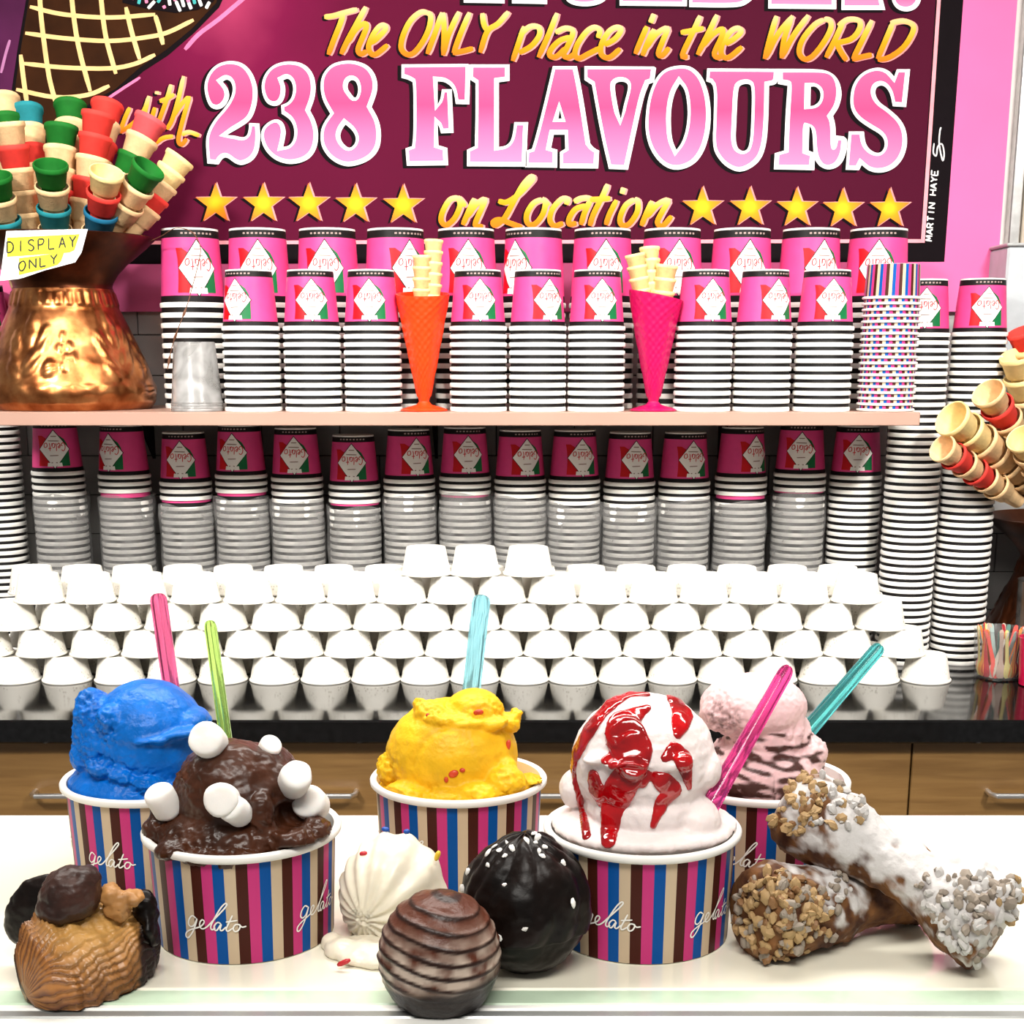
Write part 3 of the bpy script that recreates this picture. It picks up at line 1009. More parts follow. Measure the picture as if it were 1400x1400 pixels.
# back row on the shelf, larger cups
br = [(266, 274), (357, 357), (451, 447), (543, 562), (638, 641), (729, 704), (822, 827), (916, 926), (1010, 1021), (1103, 1121), (1194, 1195)]
YBR = YFR + .155
for k, (cx, dx) in enumerate(br):
    p = P(cx, 450, YBR)
    top = P(cx, 311, YBR - .05).z
    n = 1 + math.floor((top - .134 - ZS) / .0163)
    stack(tub, p.x, YBR, ZS + .0003, n, (top - .134 - ZS) / (n - 1), face(p.x, YBR, dx - cx, 40), '%s tall stack from left in shelf back row' % ordn(k), 'shelf back row, %s stack' % ordn(k))
# tall stacks on the counter beside the shelf ends
YA = 2.612
joined = []
for px, dx, py, where, key in ((1264, 1267, 378, 'tall counter stack just beyond the right shelf end', 'tall stack at right shelf end'),
                               (1343, 1352, 377, 'rightmost tall counter stack behind the wafer cones', 'rightmost tall stack'),
                               (-26, -22, 386, 'tall counter stack at the left picture edge', 'tall stack at left edge')):
    YA = 2.612 if px > 0 else 2.745
    p = P(px, 400, YA)
    top = P(px, py + 3, YA - .04).z
    n = 1 + round((top - .098 - ZC) / PP)
    joined += stack(pint, p.x, YA, ZC + .0003, n, (top - .098 - ZC) / (n - 1), face(p.x, YA, dx - px, 34), where, key, single_from=n if px < 0 else 0)
# under the shelf
us = [(82, 79, 639), (172, 153, 646), (255, 249, 656), (331, 320, 646), (407, 404, 650), (485, 482, 660), (560, 571, 652), (636, 641, 649), (711, 721, 653), (785, 796, 653), (860, 869, 656), (935, 947, 656), (1012, 1032, 649),
      (1092, 1093, 644), (1168, 1170, 647)]
YU = 2.71
gaps = {1: .010, 2: .006, 3: .007, 5: .005, 7: .006, 12: .008, 13: .004}
USX = []
for k, (cx, dx, yb) in enumerate(us):
    p = P(cx, 680, YU)
    zb = P(cx, yb + 2, YU - .047).z            # lower edge of the top cup's panel
    top = min(zb - .0105 + .098, ZS - thk - .004)
    g = gaps.get(k, 0)
    n = 1 + round((top - g - .098 - ZC) / .0131)
    USX.append((p.x, top - .098))
    joined += stack(pint, p.x, YU, ZC + .0003, n, (top - g - .098 - ZC) / (n - 1), face(p.x, YU, dx - cx, 32), '%s stack from left under the shelf' % ordn(k), 'under shelf, %s stack' % ordn(k),
                    gap_at=n - 3, gap=g, single_from=n - 6)
V, F, fm = [], [], []
bv, bf, bm_ = pint.nestVF
for q in joined:
    b = len(V)
    V += [(v[0] + q[0], v[1] + q[1], v[2] + q[2]) for v in bv]
    F += [tuple(i + b for i in f) for f in bf]
    fm += bm_
o = mk('nested_cups', V, F, [cup_white, cup_black, cup_pink], fm, loc=(0, YU, ZC))
tag(o, 'nested lower cups of the stacks under and left of the shelf', 'cups')
o['kind'] = 'stuff'


# clear sleeves round the under-shelf stacks
def clear_plastic(name, tint=(.9, .9, .9), milk=.25):
    m = bpy.data.materials.new(name)
    m.use_nodes = True
    nt = m.node_tree
    for n in list(nt.nodes):
        nt.nodes.remove(n)
    out = nt.nodes.new('ShaderNodeOutputMaterial')
    tr = nt.nodes.new('ShaderNodeBsdfTransparent')
    tr.inputs[0].default_value = (*tint, 1)
    gl = nt.nodes.new('ShaderNodeBsdfPrincipled')
    gl.inputs['Base Color'].default_value = (.30, .295, .29, 1)
    gl.inputs['Roughness'].default_value = .25
    mx = nt.nodes.new('ShaderNodeMixShader')
    tc = nt.nodes.new('ShaderNodeTexCoord')
    nz = nt.nodes.new('ShaderNodeTexNoise')
    nz.inputs['Scale'].default_value = 22
    nz.inputs['Distortion'].default_value = .8
    nt.links.new(tc.outputs['Object'], nz.inputs['Vector'])
    mr = nt.nodes.new('ShaderNodeMapRange')
    mr.inputs['From Min'].default_value = .35
    mr.inputs['From Max'].default_value = .75
    mr.inputs['To Min'].default_value = milk * .6
    mr.inputs['To Max'].default_value = milk * 1.7
    nt.links.new(nz.outputs['Fac'], mr.inputs['Value'])
    nt.links.new(mr.outputs['Result'], mx.inputs[0])
    nt.links.new(tr.outputs[0], mx.inputs[1])
    nt.links.new(gl.outputs[0], mx.inputs[2])
    nt.links.new(mx.outputs[0], out.inputs[0])
    return m


sleeve_m = clear_plastic('clear_film', (.80, .80, .80), .34)
for k, (x, zt) in enumerate(USX):
    if k == 14:
        continue
    hh = zt - ZC - .032 + random.uniform(-.008, .008)
    seed = k * 7.3

    def wob(r, z, a, i):
        q = noise.noise(Vector((math.cos(a) * 2, math.sin(a) * 2 + seed, z * 18)))
        e = .0035 if z > hh * .9 else .0012
        return r + max(0, q + .3) * .004 + e * math.sin(a * 5 + seed), z + (.004 * math.sin(a * 3 + seed) if z > hh * .9 else 0)
    V, F, fm = lathe([(.0505, .0005 + hh * i / 14) for i in range(15)], 36, wob)
    o = mk('plastic_sleeve', V, F, sleeve_m, angle=180)
    o.location = (x, YU, ZC)
    tag(o, 'crumpled clear plastic sleeve around %s stack from left under shelf' % ordn(k), 'plastic sleeve', 'sleeves under the shelf')


# white cups
def white_print():
    m, nt, b = nodes_of('white_cup_paper')
    tc = nt.nodes.new('ShaderNodeTexCoord')
    vo = nt.nodes.new('ShaderNodeTexVoronoi')
    vo.inputs['Scale'].default_value = 190
    nt.links.new(tc.outputs['Object'], vo.inputs['Vector'])
    nz = nt.nodes.new('ShaderNodeTexNoise')
    nz.inputs['Scale'].default_value = 38
    nz.inputs['Detail'].default_value = 2
    nt.links.new(tc.outputs['Object'], nz.inputs['Vector'])
    mu = nt.nodes.new('ShaderNodeMath')
    mu.operation = 'MULTIPLY'
    r1 = ramp(nt, [(.50, (0, 0, 0)), (.60, (1, 1, 1))])
    r2 = ramp(nt, [(.25, (1, 1, 1)), (.40, (0, 0, 0))])
    nt.links.new(nz.outputs['Fac'], r1.inputs['Fac'])
    nt.links.new(vo.outputs['Distance'], r2.inputs['Fac'])
    nt.links.new(r1.outputs['Color'], mu.inputs[0])
    nt.links.new(r2.outputs['Color'], mu.inputs[1])
    mx = nt.nodes.new('ShaderNodeMix')
    mx.data_type = 'RGBA'
    mx.inputs['A'].default_value = (.80, .77, .70, 1)
    mx.inputs['B'].default_value = (.52, .49, .43, 1)
    nt.links.new(mu.outputs[0], mx.inputs['Factor'])
    nt.links.new(mx.outputs['Result'], b.inputs['Base Color'])
    b.inputs['Roughness'].default_value = .55
    return m


wc_m = white_print()
wc_plain = M('white_cup_plain', (.80, .77, .70), .55, var=.01)
CH = .0468
pr = [(.0405, .001, 1), (.0434, 0, 1), (.0440, .0012, 1), (.0440, .0028, 1), (.0433, .0038, 1), (.0418, .0042, 0), (.0338, CH - .001, 1), (.0332, CH, 1), (.0318, CH - .0002, 1), (.0312, CH - .004, 1), (.0005, CH - .004, 1)]
V, F, fm = lathe(pr, 40)
wc = proto('white_paper_cup', V, F, [wc_m, wc_plain], fm)
YP1 = G(700, 937, ZC).y + .044
YP2 = YP1 + .0895


def white_row(bounds, level, Y, rowname, group, y_px=None):
    for k in range(len(bounds) - 1):
        cx = (bounds[k] + bounds[k + 1]) / 2
        z = ZC + .0003 + level * (CH + .0001)
        # pixel to place at this row's height
        v = CAM.z - z
        zc_ = Y * c_ + v * s_
        x = (cx - XP) / FPX * zc_
        if x > .675 and Y == YP2:
            continue
        o = inst('white_paper_cup', wc, None, (x, Y, z), (0, 0, random.uniform(0, 6.28)))
        tag(o, 'upturned white paper cup, %s from left in %s' % (ordn(k), rowname), 'cup', group)


B1 = [-13, 57, 128, 200, 270, 340, 411, 480, 548, 615, 683, 750, 817, 885, 952, 1021, 1090, 1160, 1230, 1300]
B2 = [-52, 20, 95, 166, 236, 306, 375, 443, 512, 581, 648, 715, 784, 850, 919, 987, 1056, 1124, 1193, 1267]
B3 = [-16, 54, 125, 196, 269, 342, 413, 482, 551, 617, 684, 753, 820, 889, 960, 1029, 1097, 1168, 1239]
B4 = [20, 90, 160, 232, 304, 377, 446, 515, 584, 651, 720, 790, 858, 928, 996, 1064, 1134, 1206]
white_row(B1, 0, YP1, 'bottom row of front pyramid', 'white cups, bottom row')
white_row(B2, 1, YP1, 'second row of front pyramid', 'white cups, second row')
white_row(B3, 2, YP1, 'third row of front pyramid', 'white cups, third row')
white_row(B4, 3, YP1, 'fourth row of front pyramid', 'white cups, fourth row')
white_row([549.5, 616, 684, 761][0:4], 4, YP1, 'the row of three on top', 'white cups, top row')
# second rank behind; only its upper rows show
S2 = [46 + 68.6 * k for k in range(18)]
for lv, nm in enumerate(('bottom', 'second', 'third', 'fourth')):
    off = 34.3 if lv % 2 == 0 else 0
    white_row([x + off - 34.3 for x in S2], lv, YP2, '%s row of the rear rank' % nm, 'white cups, rear rank %s row' % nm)


# ------------------------------------------------------------------ striped gelato cups
def stripe_mat():
    m, nt, b = nodes_of('striped_paper')
    tc = nt.nodes.new('ShaderNodeTexCoord')
    sp = nt.nodes.new('ShaderNodeSeparateXYZ')
    nt.links.new(tc.outputs['Object'], sp.inputs[0])
    at = nt.nodes.new('ShaderNodeMath')
    at.operation = 'ARCTAN2'
    nt.links.new(sp.outputs[1], at.inputs[0])
    nt.links.new(sp.outputs[0], at.inputs[1])
    mu = nt.nodes.new('ShaderNodeMath')
    mu.operation = 'MULTIPLY_ADD'
    mu.inputs[1].default_value = 13 / (2 * PI)
    mu.inputs[2].default_value = 20.1
    nt.links.new(at.outputs[0], mu.inputs[0])
    fr_ = nt.nodes.new('ShaderNodeMath')
    fr_.operation = 'FRACT'
    nt.links.new(mu.outputs[0], fr_.inputs[0])
    rp = ramp(nt, [(0, (.050, .010, .006)), (.25, (.48, .035, .165)), (.50, (.001, .065, .27)), (.75, (.50, .385, .265))], True)
    nt.links.new(fr_.outputs[0], rp.inputs['Fac'])
    nt.links.new(rp.outputs['Color'], b.inputs['Base Color'])
    b.inputs['Roughness'].default_value = .4
    b.inputs['Specular IOR Level'].default_value = .12
    return m


stripe_m = stripe_mat()
GR, GB, GH = .0488, .0436, .0560
gpr = [(.0005, .002, 0), (GB - .003, .002, 0), (GB - .0015, 0, 0), (GB, .0004, 1), (GB + (GR - .003 - GB) * .95, GH - .0045, 0), (GR - .0012, GH - .0043, 0), (GR, GH - .0032, 0), (GR + .0001, GH - .0014, 0), (GR - .0008, GH - .0002, 0), (GR - .002, GH, 0), (GR - .0036, GH - .001, 0), (GB - .001, .004, 0), (.0005, .0036, 0)]
V, F, fm = lathe(gpr, 64)
gel_me = proto('gelato_cup', V, F, [cup_white, stripe_m], fm)


def grad_r(v):
    return GB + (GR - .003 - GB) * .95 * v / (GH - .0045)


GEL = [[(625, 425), (605, 415), (585, 435), (580, 460), (595, 470), (615, 455), (630, 426), (620, 455), (600, 495), (575, 525), (560, 525), (562, 505), (590, 485), (640, 465), (660, 450), (668, 435), (658, 428), (645, 442), (643, 462), (655, 472), (680, 460), (720, 420), (765, 375), (785, 350), (778, 343), (755, 365), (725, 410), (700, 455), (705, 472), (722, 462)],
       [(750, 440), (735, 435), (718, 452), (718, 470), (730, 472), (752, 442), (745, 468), (755, 473), (775, 455)], [(808, 400), (790, 435), (775, 465), (782, 476), (805, 462)], [(775, 432), (830, 425)],
       [(838, 445), (820, 445), (808, 462), (815, 478), (832, 472), (842, 452), (836, 445), (850, 458), (870, 455)]]
V, F = [], []
for ln in GEL:
    b = len(V)
    for l, r in ribbon2d([((x - 712) / 3.684 * .000366, .0215 - (y - 440) / 3.684 * .00039) for x, y in ln], .00072, 4):
        for q in (l, r):
            rr = grad_r(q.y) + .0003 + 1e-6 * (len(V) // 2)
            a = -PI / 2 + q.x / rr
            V.append((rr * math.cos(a), rr * math.sin(a), q.y))
    for i in range((len(V) - b) // 2 - 1):
        F.append((b + 2 * i, b + 2 * i + 1, b + 2 * i + 3, b + 2 * i + 2))
word_me = proto('lettering', V, F, cup_white)


def gelato_cup(px, Y, word_deg, label, spin=0):
    zc_ = Y * c_ + .225 * s_
    x = (px - XP) / FPX * zc_
    o = inst('gelato_cup', gel_me, None, (x, Y, ZG + .0002), (0, 0, spin))
    tag(o, label, 'cup', 'striped gelato cups in the foreground')
    for k in range(5):
        inst('lettering', word_me, o, (0, 0, 0), (0, 0, R(word_deg + 72 * k) - spin))
    return o


YC1, YC2 = .672, .757
cup_choc = gelato_cup(331, YC1, -18 + 9, 'striped gelato cup filled with chocolate gelato and marshmallows', R(2))
cup_blue = gelato_cup(207, YC2, -33 + 14, 'striped gelato cup filled with bright blue gelato', R(9))
cup_yell = gelato_cup(627, YC2, 40, 'striped gelato cup filled with yellow mango gelato', R(4))
cup_red_ = gelato_cup(878, YC1, -18 - 7, 'striped gelato cup filled with white gelato under red sauce', R(12))
cup_pinkc = gelato_cup(1040, YC2, -20, 'striped gelato cup filled with pale pink gelato behind the cannoli', R(5))

# stack of the same cups on the shelf
p = P(1215, 480, YFR)
top = P(1215, 360, YFR - .045).z
n = 20
pt = (top - GH - ZS) / (n - 1)
for k in range(n):
    o = inst('gelato_cup', gel_me, None, (p.x + random.uniform(-.0007, .0007), YFR, ZS + .0003 + k * pt + GH), (PI, 0, random.uniform(0, 6)))
    tag(o, 'topmost upturned striped gelato cup of stack on shelf end' if k == n - 1 else 'upturned striped gelato cup, %s from top of stack on right shelf end' % ordn(n - 1 - k), 'cup', 'striped cups stacked on the shelf')
# frosted plastic cups beside the copper pot
frost = clear_plastic('frosted_plastic', (.80, .79, .77), .62)
pc_ = P(268, 520, YS + .052)
cpr = [(.0445, 0, 0), (.0452, .002, 0), (.0445, .004, 0), (.0435, .006, 0), (.0355, .098, 0), (.034, .1, 0), (.0005, .0985, 0)]
V, F, fm = lathe([(r_ * .98, z_ * 1.02) for r_, z_, _ in cpr], 40, lambda r, z, a, i: (r + (.0004 * math.sin(a * 40) if 3 <= i <= 4 else 0), z))
fro = proto('plastic_cup', V, F, frost)
for k in range(4):
    o = inst('plastic_cup', fro, None, (pc_.x, YS + .052, ZS + .0003 + k * .0042), (0, 0, k))
    tag(o, 'upturned frosted clear plastic cup, %s from top beside the copper pot' % ordn(3 - k), 'cup', 'frosted plastic cups on the shelf')

# ================================================================== COPPER POTS WITH WAFER CONES
def copper_mat():
    m, nt, b = nodes_of('embossed_copper')
    tc = nt.nodes.new('ShaderNodeTexCoord')
    nz = nt.nodes.new('ShaderNodeTexNoise')
    nz.inputs['Scale'].default_value = 28
    nz.inputs['Detail'].default_value = 6
    nt.links.new(tc.outputs['Object'], nz.inputs['Vector'])
    rp = ramp(nt, [(.3, (.20, .055, .015)), (.5, (.42, .15, .05)), (.72, (.62, .28, .10))])
    nt.links.new(nz.outputs['Fac'], rp.inputs['Fac'])
    nt.links.new(rp.outputs['Color'], b.inputs['Base Color'])
    b.inputs['Metallic'].default_value = 1
    b.inputs['Roughness'].default_value = .30
    return m


copper = copper_mat()
copper_dark = M('dark_shaded_copper', (.10, .028, .010), .38, metal=.9, var=.35, scale=18)  # dark brown collar copper; on the second pot it paints in shade
pot_in = M('pot_inside', (.015, .008, .005), .8)


def pot_relief(a, z):
    "hammered flowers, leaves and grape clusters on the belly (metres)"
    h = 0
    for k in range(5):
        a0 = k * 2 * PI / 5 + .35
        for (da, dz, ra, rz, tw) in ((0, .085, .12, .020, 0), (.22, .075, .13, .014, .6), (-.22, .07, .12, .014, -.6), (.10, .052, .16, .013, .5), (-.16, .045, .13, .013, -.4), (.30, .045, .09, .010, .2)):
            x = ((a - a0 - da + PI) % (2 * PI)) - PI
            y = z - dz
            u = x * math.cos(tw) + y * 6 * math.sin(tw)
            v = -x * math.sin(tw) / 6 + y * math.cos(tw)
            d = (u / ra) ** 2 + (v / rz) ** 2
            if d < 1:
                h = max(h, .0045 * (1 - d) ** .6 * (1 - .5 * math.exp(-(v / rz * 5) ** 2)))
        for (da, dz) in ((.48, .078), (.56, .068), (.44, .066), (.52, .056), (.60, .057), (.48, .046)):
            x = ((a - a0 - da + PI) % (2 * PI)) - PI
            d = (x / .05) ** 2 + ((z - dz) / .006) ** 2
            if d < 1:
                h = max(h, .003 * (1 - d) ** .5)
    if .016 < z < .03:
        h = max(h, .0025 * abs(math.sin(a * 12)) * math.sin((z - .016) / .014 * PI))
    if .112 < z < .126:
        h = max(h, .002 * abs(math.sin(a * 16 + 1)))
    return h + .0006 * noise.noise(Vector((a * 9, z * 120, 1)))


def make_pot(loc, label, rot=0, s=1.0, belly_m=None):
    t = thing('copper_pot', loc, label, 'pot')
    t.rotation_euler = (0, 0, rot)
    prof = []
    key = [(0, .151), (.012, .160), (.030, .1625), (.046, .160), (.085, .148), (.118, .132), (.150, .119), (.184, .103), (.210, .096), (.222, .093)]
    for i in range(70):
        z = .222 * i / 69
        for (za, ra), (zb, rb) in zip(key, key[1:]):
            if za <= z <= zb + 1e-9:
                u = (z - za) / (zb - za)
                prof.append((ra + (rb - ra) * u, z))
                break
    V, F, fm = lathe([(.005, .0), (.138, .0)] + prof, 200, lambda r, z, a, i: (r + (pot_relief(a, z / 1.72) if i > 1 else 0), z))
    mk('belly', [(x * s, y * s, z * s) for x, y, z in V], F, belly_m or copper, parent=t, angle=180)
    cp = [(.093, .221), (.091, .226), (.093, .234), (.103, .250), (.120, .268), (.140, .284), (.160, .300), (.174, .313), (.177, .3165), (.174, .318), (.158, .303), (.136, .285), (.114, .266), (.096, .246), (.086, .224)]
    V, F, fm = lathe(cp, 72, lambda r, z, a, i: (r + .0006 * noise.noise(Vector((a * 4, z * 40, 2))), z))
    mk('collar', [(x * s, y * s, z * s) for x, y, z in V], F, copper_dark, parent=t, angle=60)
    V, F, fm = lathe([(.086, .226), (.0005, .224)], 40)
    mk('inside', [(x * s, y * s, z * s) for x, y, z in V], F, pot_in, parent=t)
    return t


YPOT = YS + .168
ppx = P(98, 560, YPOT)
SPOT = (P(98, 314, YPOT - .15).z - ZS) / .318
pot = make_pot((ppx.x, YPOT, ZS + .0004), 'embossed copper pot full of stacked wafer cones on the shelf', R(20), SPOT)
YPR = 2.655
pr_ = Vector((1.03, YPR, 0))
pot2 = make_pot((pr_.x, YPR, ZC + .0004), 'dark copper pot of wafer cones cut off by right picture edge', R(-30), .83, copper_dark)

# cake-cup cones ----------------------------------------------------------------
ccol = {'c': M('wafer_cream', (.78, .52, .27), .75, spec=.2, var=.10, scale=60, bump=.3, bscale=350), 'r': M('wafer_red', (.72, .045, .035), .7, spec=.2, var=.08),
        'g': M('wafer_green', (.008, .13, .015), .7, spec=.2, var=.1), 'b': M('wafer_blue', (.01, .12, .22), .7, spec=.2, var=.1), 't': M('wafer_teal', (.015, .20, .23), .7, spec=.2, var=.1),
        'p': M('wafer_pink', (.75, .09, .10), .7, spec=.2, var=.08), 'y': M('wafer_yellow', (.82, .62, .27), .75, spec=.2, var=.08, scale=60, bump=.3, bscale=350)}
cname = {'c': 'cream', 'r': 'red', 'g': 'green', 'b': 'blue', 't': 'teal', 'p': 'pinkish red', 'y': 'pale yellow'}
kpr = [(.0005, 0), (.0125, 0), (.0135, .002), (.0175, .046), (.0195, .049), (.0225, .051), (.0262, .076), (.0282, .0775), (.0288, .080), (.0288, .0845), (.0278, .086), (.0262, .0855), (.0245, .078), (.0215, .056), (.0160, .048), (.0122, .006), (.0005, .005)]


def ribs(r, z, a, i):
    if 3 <= i <= 4:
        return r, z
    if 13 <= i <= 15:
        return r * (1 + .03 * (1 if math.cos(a * 8) > 0 else -1)), z
    if i == 2:
        return r, z
    return r, z


V, F, fm = lathe(kpr, 40, ribs)
cone_me = {}
base_me = proto('wafer_cone', V, F, ccol['c'], angle=50)
for k, m in ccol.items():
    d = base_me.copy()
    d.materials[0] = m
    cone_me[k] = d
CP = .0365


def cone_stack(top, low, colors, where, group, sc=1.0, pitch=CP):
    axis = (top - low).normalized()
    q = Vector((0, 0, 1)).rotation_difference(axis).to_euler()
    for k, ch in enumerate(colors):
        p = top - axis * (k * pitch * sc + .086 * sc)
        o = inst('wafer_cone', cone_me[ch], None, p, q, (sc, sc, sc))
        # own spin about the cone's axis
        o.rotation_euler = (Vector((0, 0, 1)).rotation_difference(axis) @ Matrix.Rotation(random.uniform(0, 6), 3, 'Z').to_quaternion()).to_euler()
        pos = 'front' if k == 0 else ('deepest' if k == len(colors) - 1 else ordn(k))
        lab = ('%s wafer cone at the open end of %s' % (cname[ch], where)) if k == 0 else ('%s wafer cone, %s in %s' % (cname[ch], ordn(k), where))
        tag(o, lab, 'wafer cone', group)


# (mouth pixel, lower pixel, depth of mouth, depth low, colours, where)
LS = [((4, 133), (22, 250), .06, .02, 'cgcc', 'the cone stack at the far left edge'),
      ((10, 167), (34, 290), -.04, -.02, 'crccc', 'the leftmost full cone stack'),
      ((36, 148), (52, 260), .07, .03, 'tcrcc', 'the blue-topped cone stack'),
      ((96, 142), (98, 260), .09, .04, 'gcccc', 'the rear green-topped cone stack'),
      ((84, 172), (80, 290), .01, -.01, 'gccrc', 'the tilted green-topped cone stack'),
      ((147, 142), (128, 260), .09, .04, 'rcrcc', 'the rear red-topped cone stack'),
      ((135, 155), (118, 280), .0, -.01, 'rrcrc', 'the red double-topped cone stack'),
      ((207, 162), (150, 290), .05, .02, 'pcgcc', 'the pink-topped leaning cone stack'),
      ((247, 215), (172, 330), .01, -.01, 'yycrc', 'the rightmost leaning cone stack', .92, .028),
      ((69, 224), (76, 320), -.105, -.05, 'gctc', 'the front open green cone stack'),
      ((146, 234), (134, 322), -.105, -.05, 'yrbc', 'the front open cream cone stack'),
      ((204, 228), (150, 322), -.075, -.03, 'gcc', 'the front right green cone stack'),
      ((-8, 240), (12, 330), -.10, -.05, 'gctc', 'the front stack at the left edge')]
for a, b, ya, yb, cols, where, *opt in LS:
    cone_stack(P(*a, YPOT + ya), P(*b, YPOT + yb), cols, where, 'wafer cones in the left pot', *opt)
RS = [((1300, 571), (1400, 651), -.195, -.10, 'yyccccc', 'the big right-hand cone stack', 1.12), ((1287, 612), (1372, 672), -.205, -.12, 'crcrcc', 'the red-banded right-hand cone stack', .86),
      ((1350, 536), (1420, 640), -.175, -.07, 'crcgcc', 'the upper right-hand cone stack', 1.0), ((1391, 484), (1420, 640), -.10, -.04, 'yycc', 'the yellow right-hand cone stack', 1.1),
      ((1396, 452), (1450, 640), -.07, -.02, 'rcccc', 'the rear right-hand cone stack', .9), ((1398, 598), (1440, 680), -.19, -.10, 'ycc', 'the lowest right-hand cone stack', 1.0)]
for a, b, ya, yb, cols, where, sc in RS:
    cone_stack(P(*a, YPR + ya), P(*b, YPR + yb), cols, where, 'wafer cones in the right pot', sc)

# paper note taped to the pot -------------------------------------------------------
paper = M('note_paper', (.80, .80, .78), .7, var=.01)
yellow = M('highlighter_yellow', (.82, .80, .02), .7, var=.03)
ink = M('black_ink', (.012, .010, .010), .6)
nt_ = thing('paper_note', P(50, 370, YPOT - .1775 * SPOT - .003), 'torn white paper note reading DISPLAY ONLY taped to the copper pot', 'note')


def N(x, y, d=0):
    "pixel on the slightly curved note"
    rr = .1775 * SPOT + .003
    q = P(x, y, YPOT - rr)
    Y = YPOT - math.sqrt(max(.01, rr * rr - ((q.x - ppx.x) * .8) ** 2))
    return P(x, y, Y) + Vector((0, -d, 0))


def npatch(name, poly, d, mat, parent=None):
    from math import floor
    pts = poly
    V3 = [Vector((p[0], p[1], 0)) for p in pts]
    # grid so that the sheet can bend
    x0, x1 = min(p[0] for p in pts), max(p[0] for p in pts)
    V, F = [], []
    n = 14
    top = lambda x: min(crossings(pts, x))
    bot = lambda x: max(crossings(pts, x))
    for k in range(n + 1):
        x = x0 + (x1 - x0) * (k / n) * .9998 + .0001 * (x1 - x0)
        a, b = top(x), bot(x)
        for j in range(5):
            V.append(N(x, a + (b - a) * j / 4, d))
    for k in range(n):
        for j in range(4):
            F.append((k * 5 + j, k * 5 + j + 1, (k + 1) * 5 + j + 1, (k + 1) * 5 + j))
    return mk(name, V, F, mat, parent=parent or nt_, loc='world')


def crossings(pts, x):
    out = []
    for i in range(len(pts)):
        a, b = pts[i - 1], pts[i]
        if (a[0] - x) * (b[0] - x) <= 0 and a[0] != b[0]:
            out.append(a[1] + (b[1] - a[1]) * (x - a[0]) / (b[0] - a[0]))
    return out or [pts[0][1]]


sheet = npatch('sheet', [(1, 316), (120, 313), (119, 330), (105, 358), (60, 370), (28, 381), (0, 384)], 0, paper)
npatch('highlighter_band', [(10, 325), (109, 320), (108, 332), (100, 345), (10, 351)], .0006, yellow)
npatch('highlighter_band', [(26, 353), (88, 345), (82, 361), (60, 368), (26, 376)], .0006, yellow)
for word, x0, y0, dx, dy, h in (('DISPLAY', 10, 345.5, 14.2, -1.2, 15), ('ONLY', 26, 371, 14.5, -3.0, 13)):
    for k, ch in enumerate(word):
        V, F = [], []
        for ln in CAP[ch]:
            b = len(V)
            L = ribbon2d([(x0 + k * dx + x * dx * .62, y0 + k * dy + x * dy * .62 - y * h) for x, y in ln], 2.1, 3)
            for l, r in L:
                V.append(N(l.x, l.y, .0012 + 3e-6 * len(V)))
                V.append(N(r.x, r.y, .0012 + 3e-6 * len(V)))
            for i in range(len(L) - 1):
                F.append((b + 2 * i, b + 2 * i + 2, b + 2 * i + 3, b + 2 * i + 1))
        mk('letter', V, F, ink, parent=nt_, loc='world')
# thin cord hanging from the pot rim
cp_ = [(205, 330, .04), (222, 322, 0), (240, 312, -.03), (262, 317, -.06), (274, 338, -.085), (270, 365, -.1), (263, 392, -.105), (255, 420, -.11), (244, 448, -.11), (235, 475, -.1), (229, 505, -.095)]
pts = [P(x, y, YPOT - .05 + dy) for x, y, dy in cp_]
V, F = tube(catmull(pts, 6), [.0008 + (.0022 * max(0, math.sin(i * .9)) ** 4 if i > 38 else 0) for i in range(len(catmull(pts, 6)))], 8)
tag(mk('cord', V, F, M('brown_twine', (.12, .045, .02), .7), loc=pts[0]), 'thin brown cord hanging beside the copper pot in front of cups', 'cord')

# ================================================================== PLASTIC CONE HOLDERS
def holder(px, lo_ang, tilt, col, name, hpx_top):
    Y = YS + .048
    base = P(px, 560, Y)
    H = P(px, hpx_top, Y).z - ZS
    Rt = 36.5 * mpp(P(px, 400, Y))
    m = M('plastic_' + name, col, .32, var=.06, coat=.2)
    t = thing('cone_holder', (base.x, Y, ZS + .0004), 'tall %s plastic waffle-cone holder standing on the shelf edge' % name, 'cone holder')
    n, seg = 70, 96

    def surf(u, a, inner=0):
        z = .012 + (H - .012) * u
        r = .0075 + (Rt - .0075) * (u ** .92)
        dg = abs(((a * 9 / PI + u * 13) % 1) - .5) * 2
        dh = abs(((a * 9 / PI - u * 13) % 1) - .5) * 2
        rel = .0018 * max(0, 1 - min(dg, dh) * 3.2) if u > .06 else 0
        zz = z + tilt * math.cos(a - lo_ang) * -1 * max(0, (u - .75) / .25)
        return ((r + rel - inner) * math.cos(a), (r + rel - inner) * math.sin(a), zz)
    V, F = [], []
    for i in range(n):
        for k in range(seg):
            V.append(surf(i / (n - 1), 2 * PI * k / seg))
    for i in range(n - 1, 4, -8):
        for k in range(seg):
            V.append(surf(i / (n - 1), 2 * PI * k / seg, .0022))
    rows = len(V) // seg
    for i in range(rows - 1):
        for k in range(seg):
            j = (k + 1) % seg
            F.append((i * seg + k, i * seg + j, (i + 1) * seg + j, (i + 1) * seg + k))
    mk('cone', V, F, m, parent=t, angle=60)
    V, F, fm = lathe([(.0005, 0), (.0395, 0), (.0405, .0015), (.039, .003), (.028, .0065), (.013, .0105), (.0085, .016), (.0075, .0205)], 48)
    mk('foot', V, F, m, parent=t, angle=50)
    return Y, H


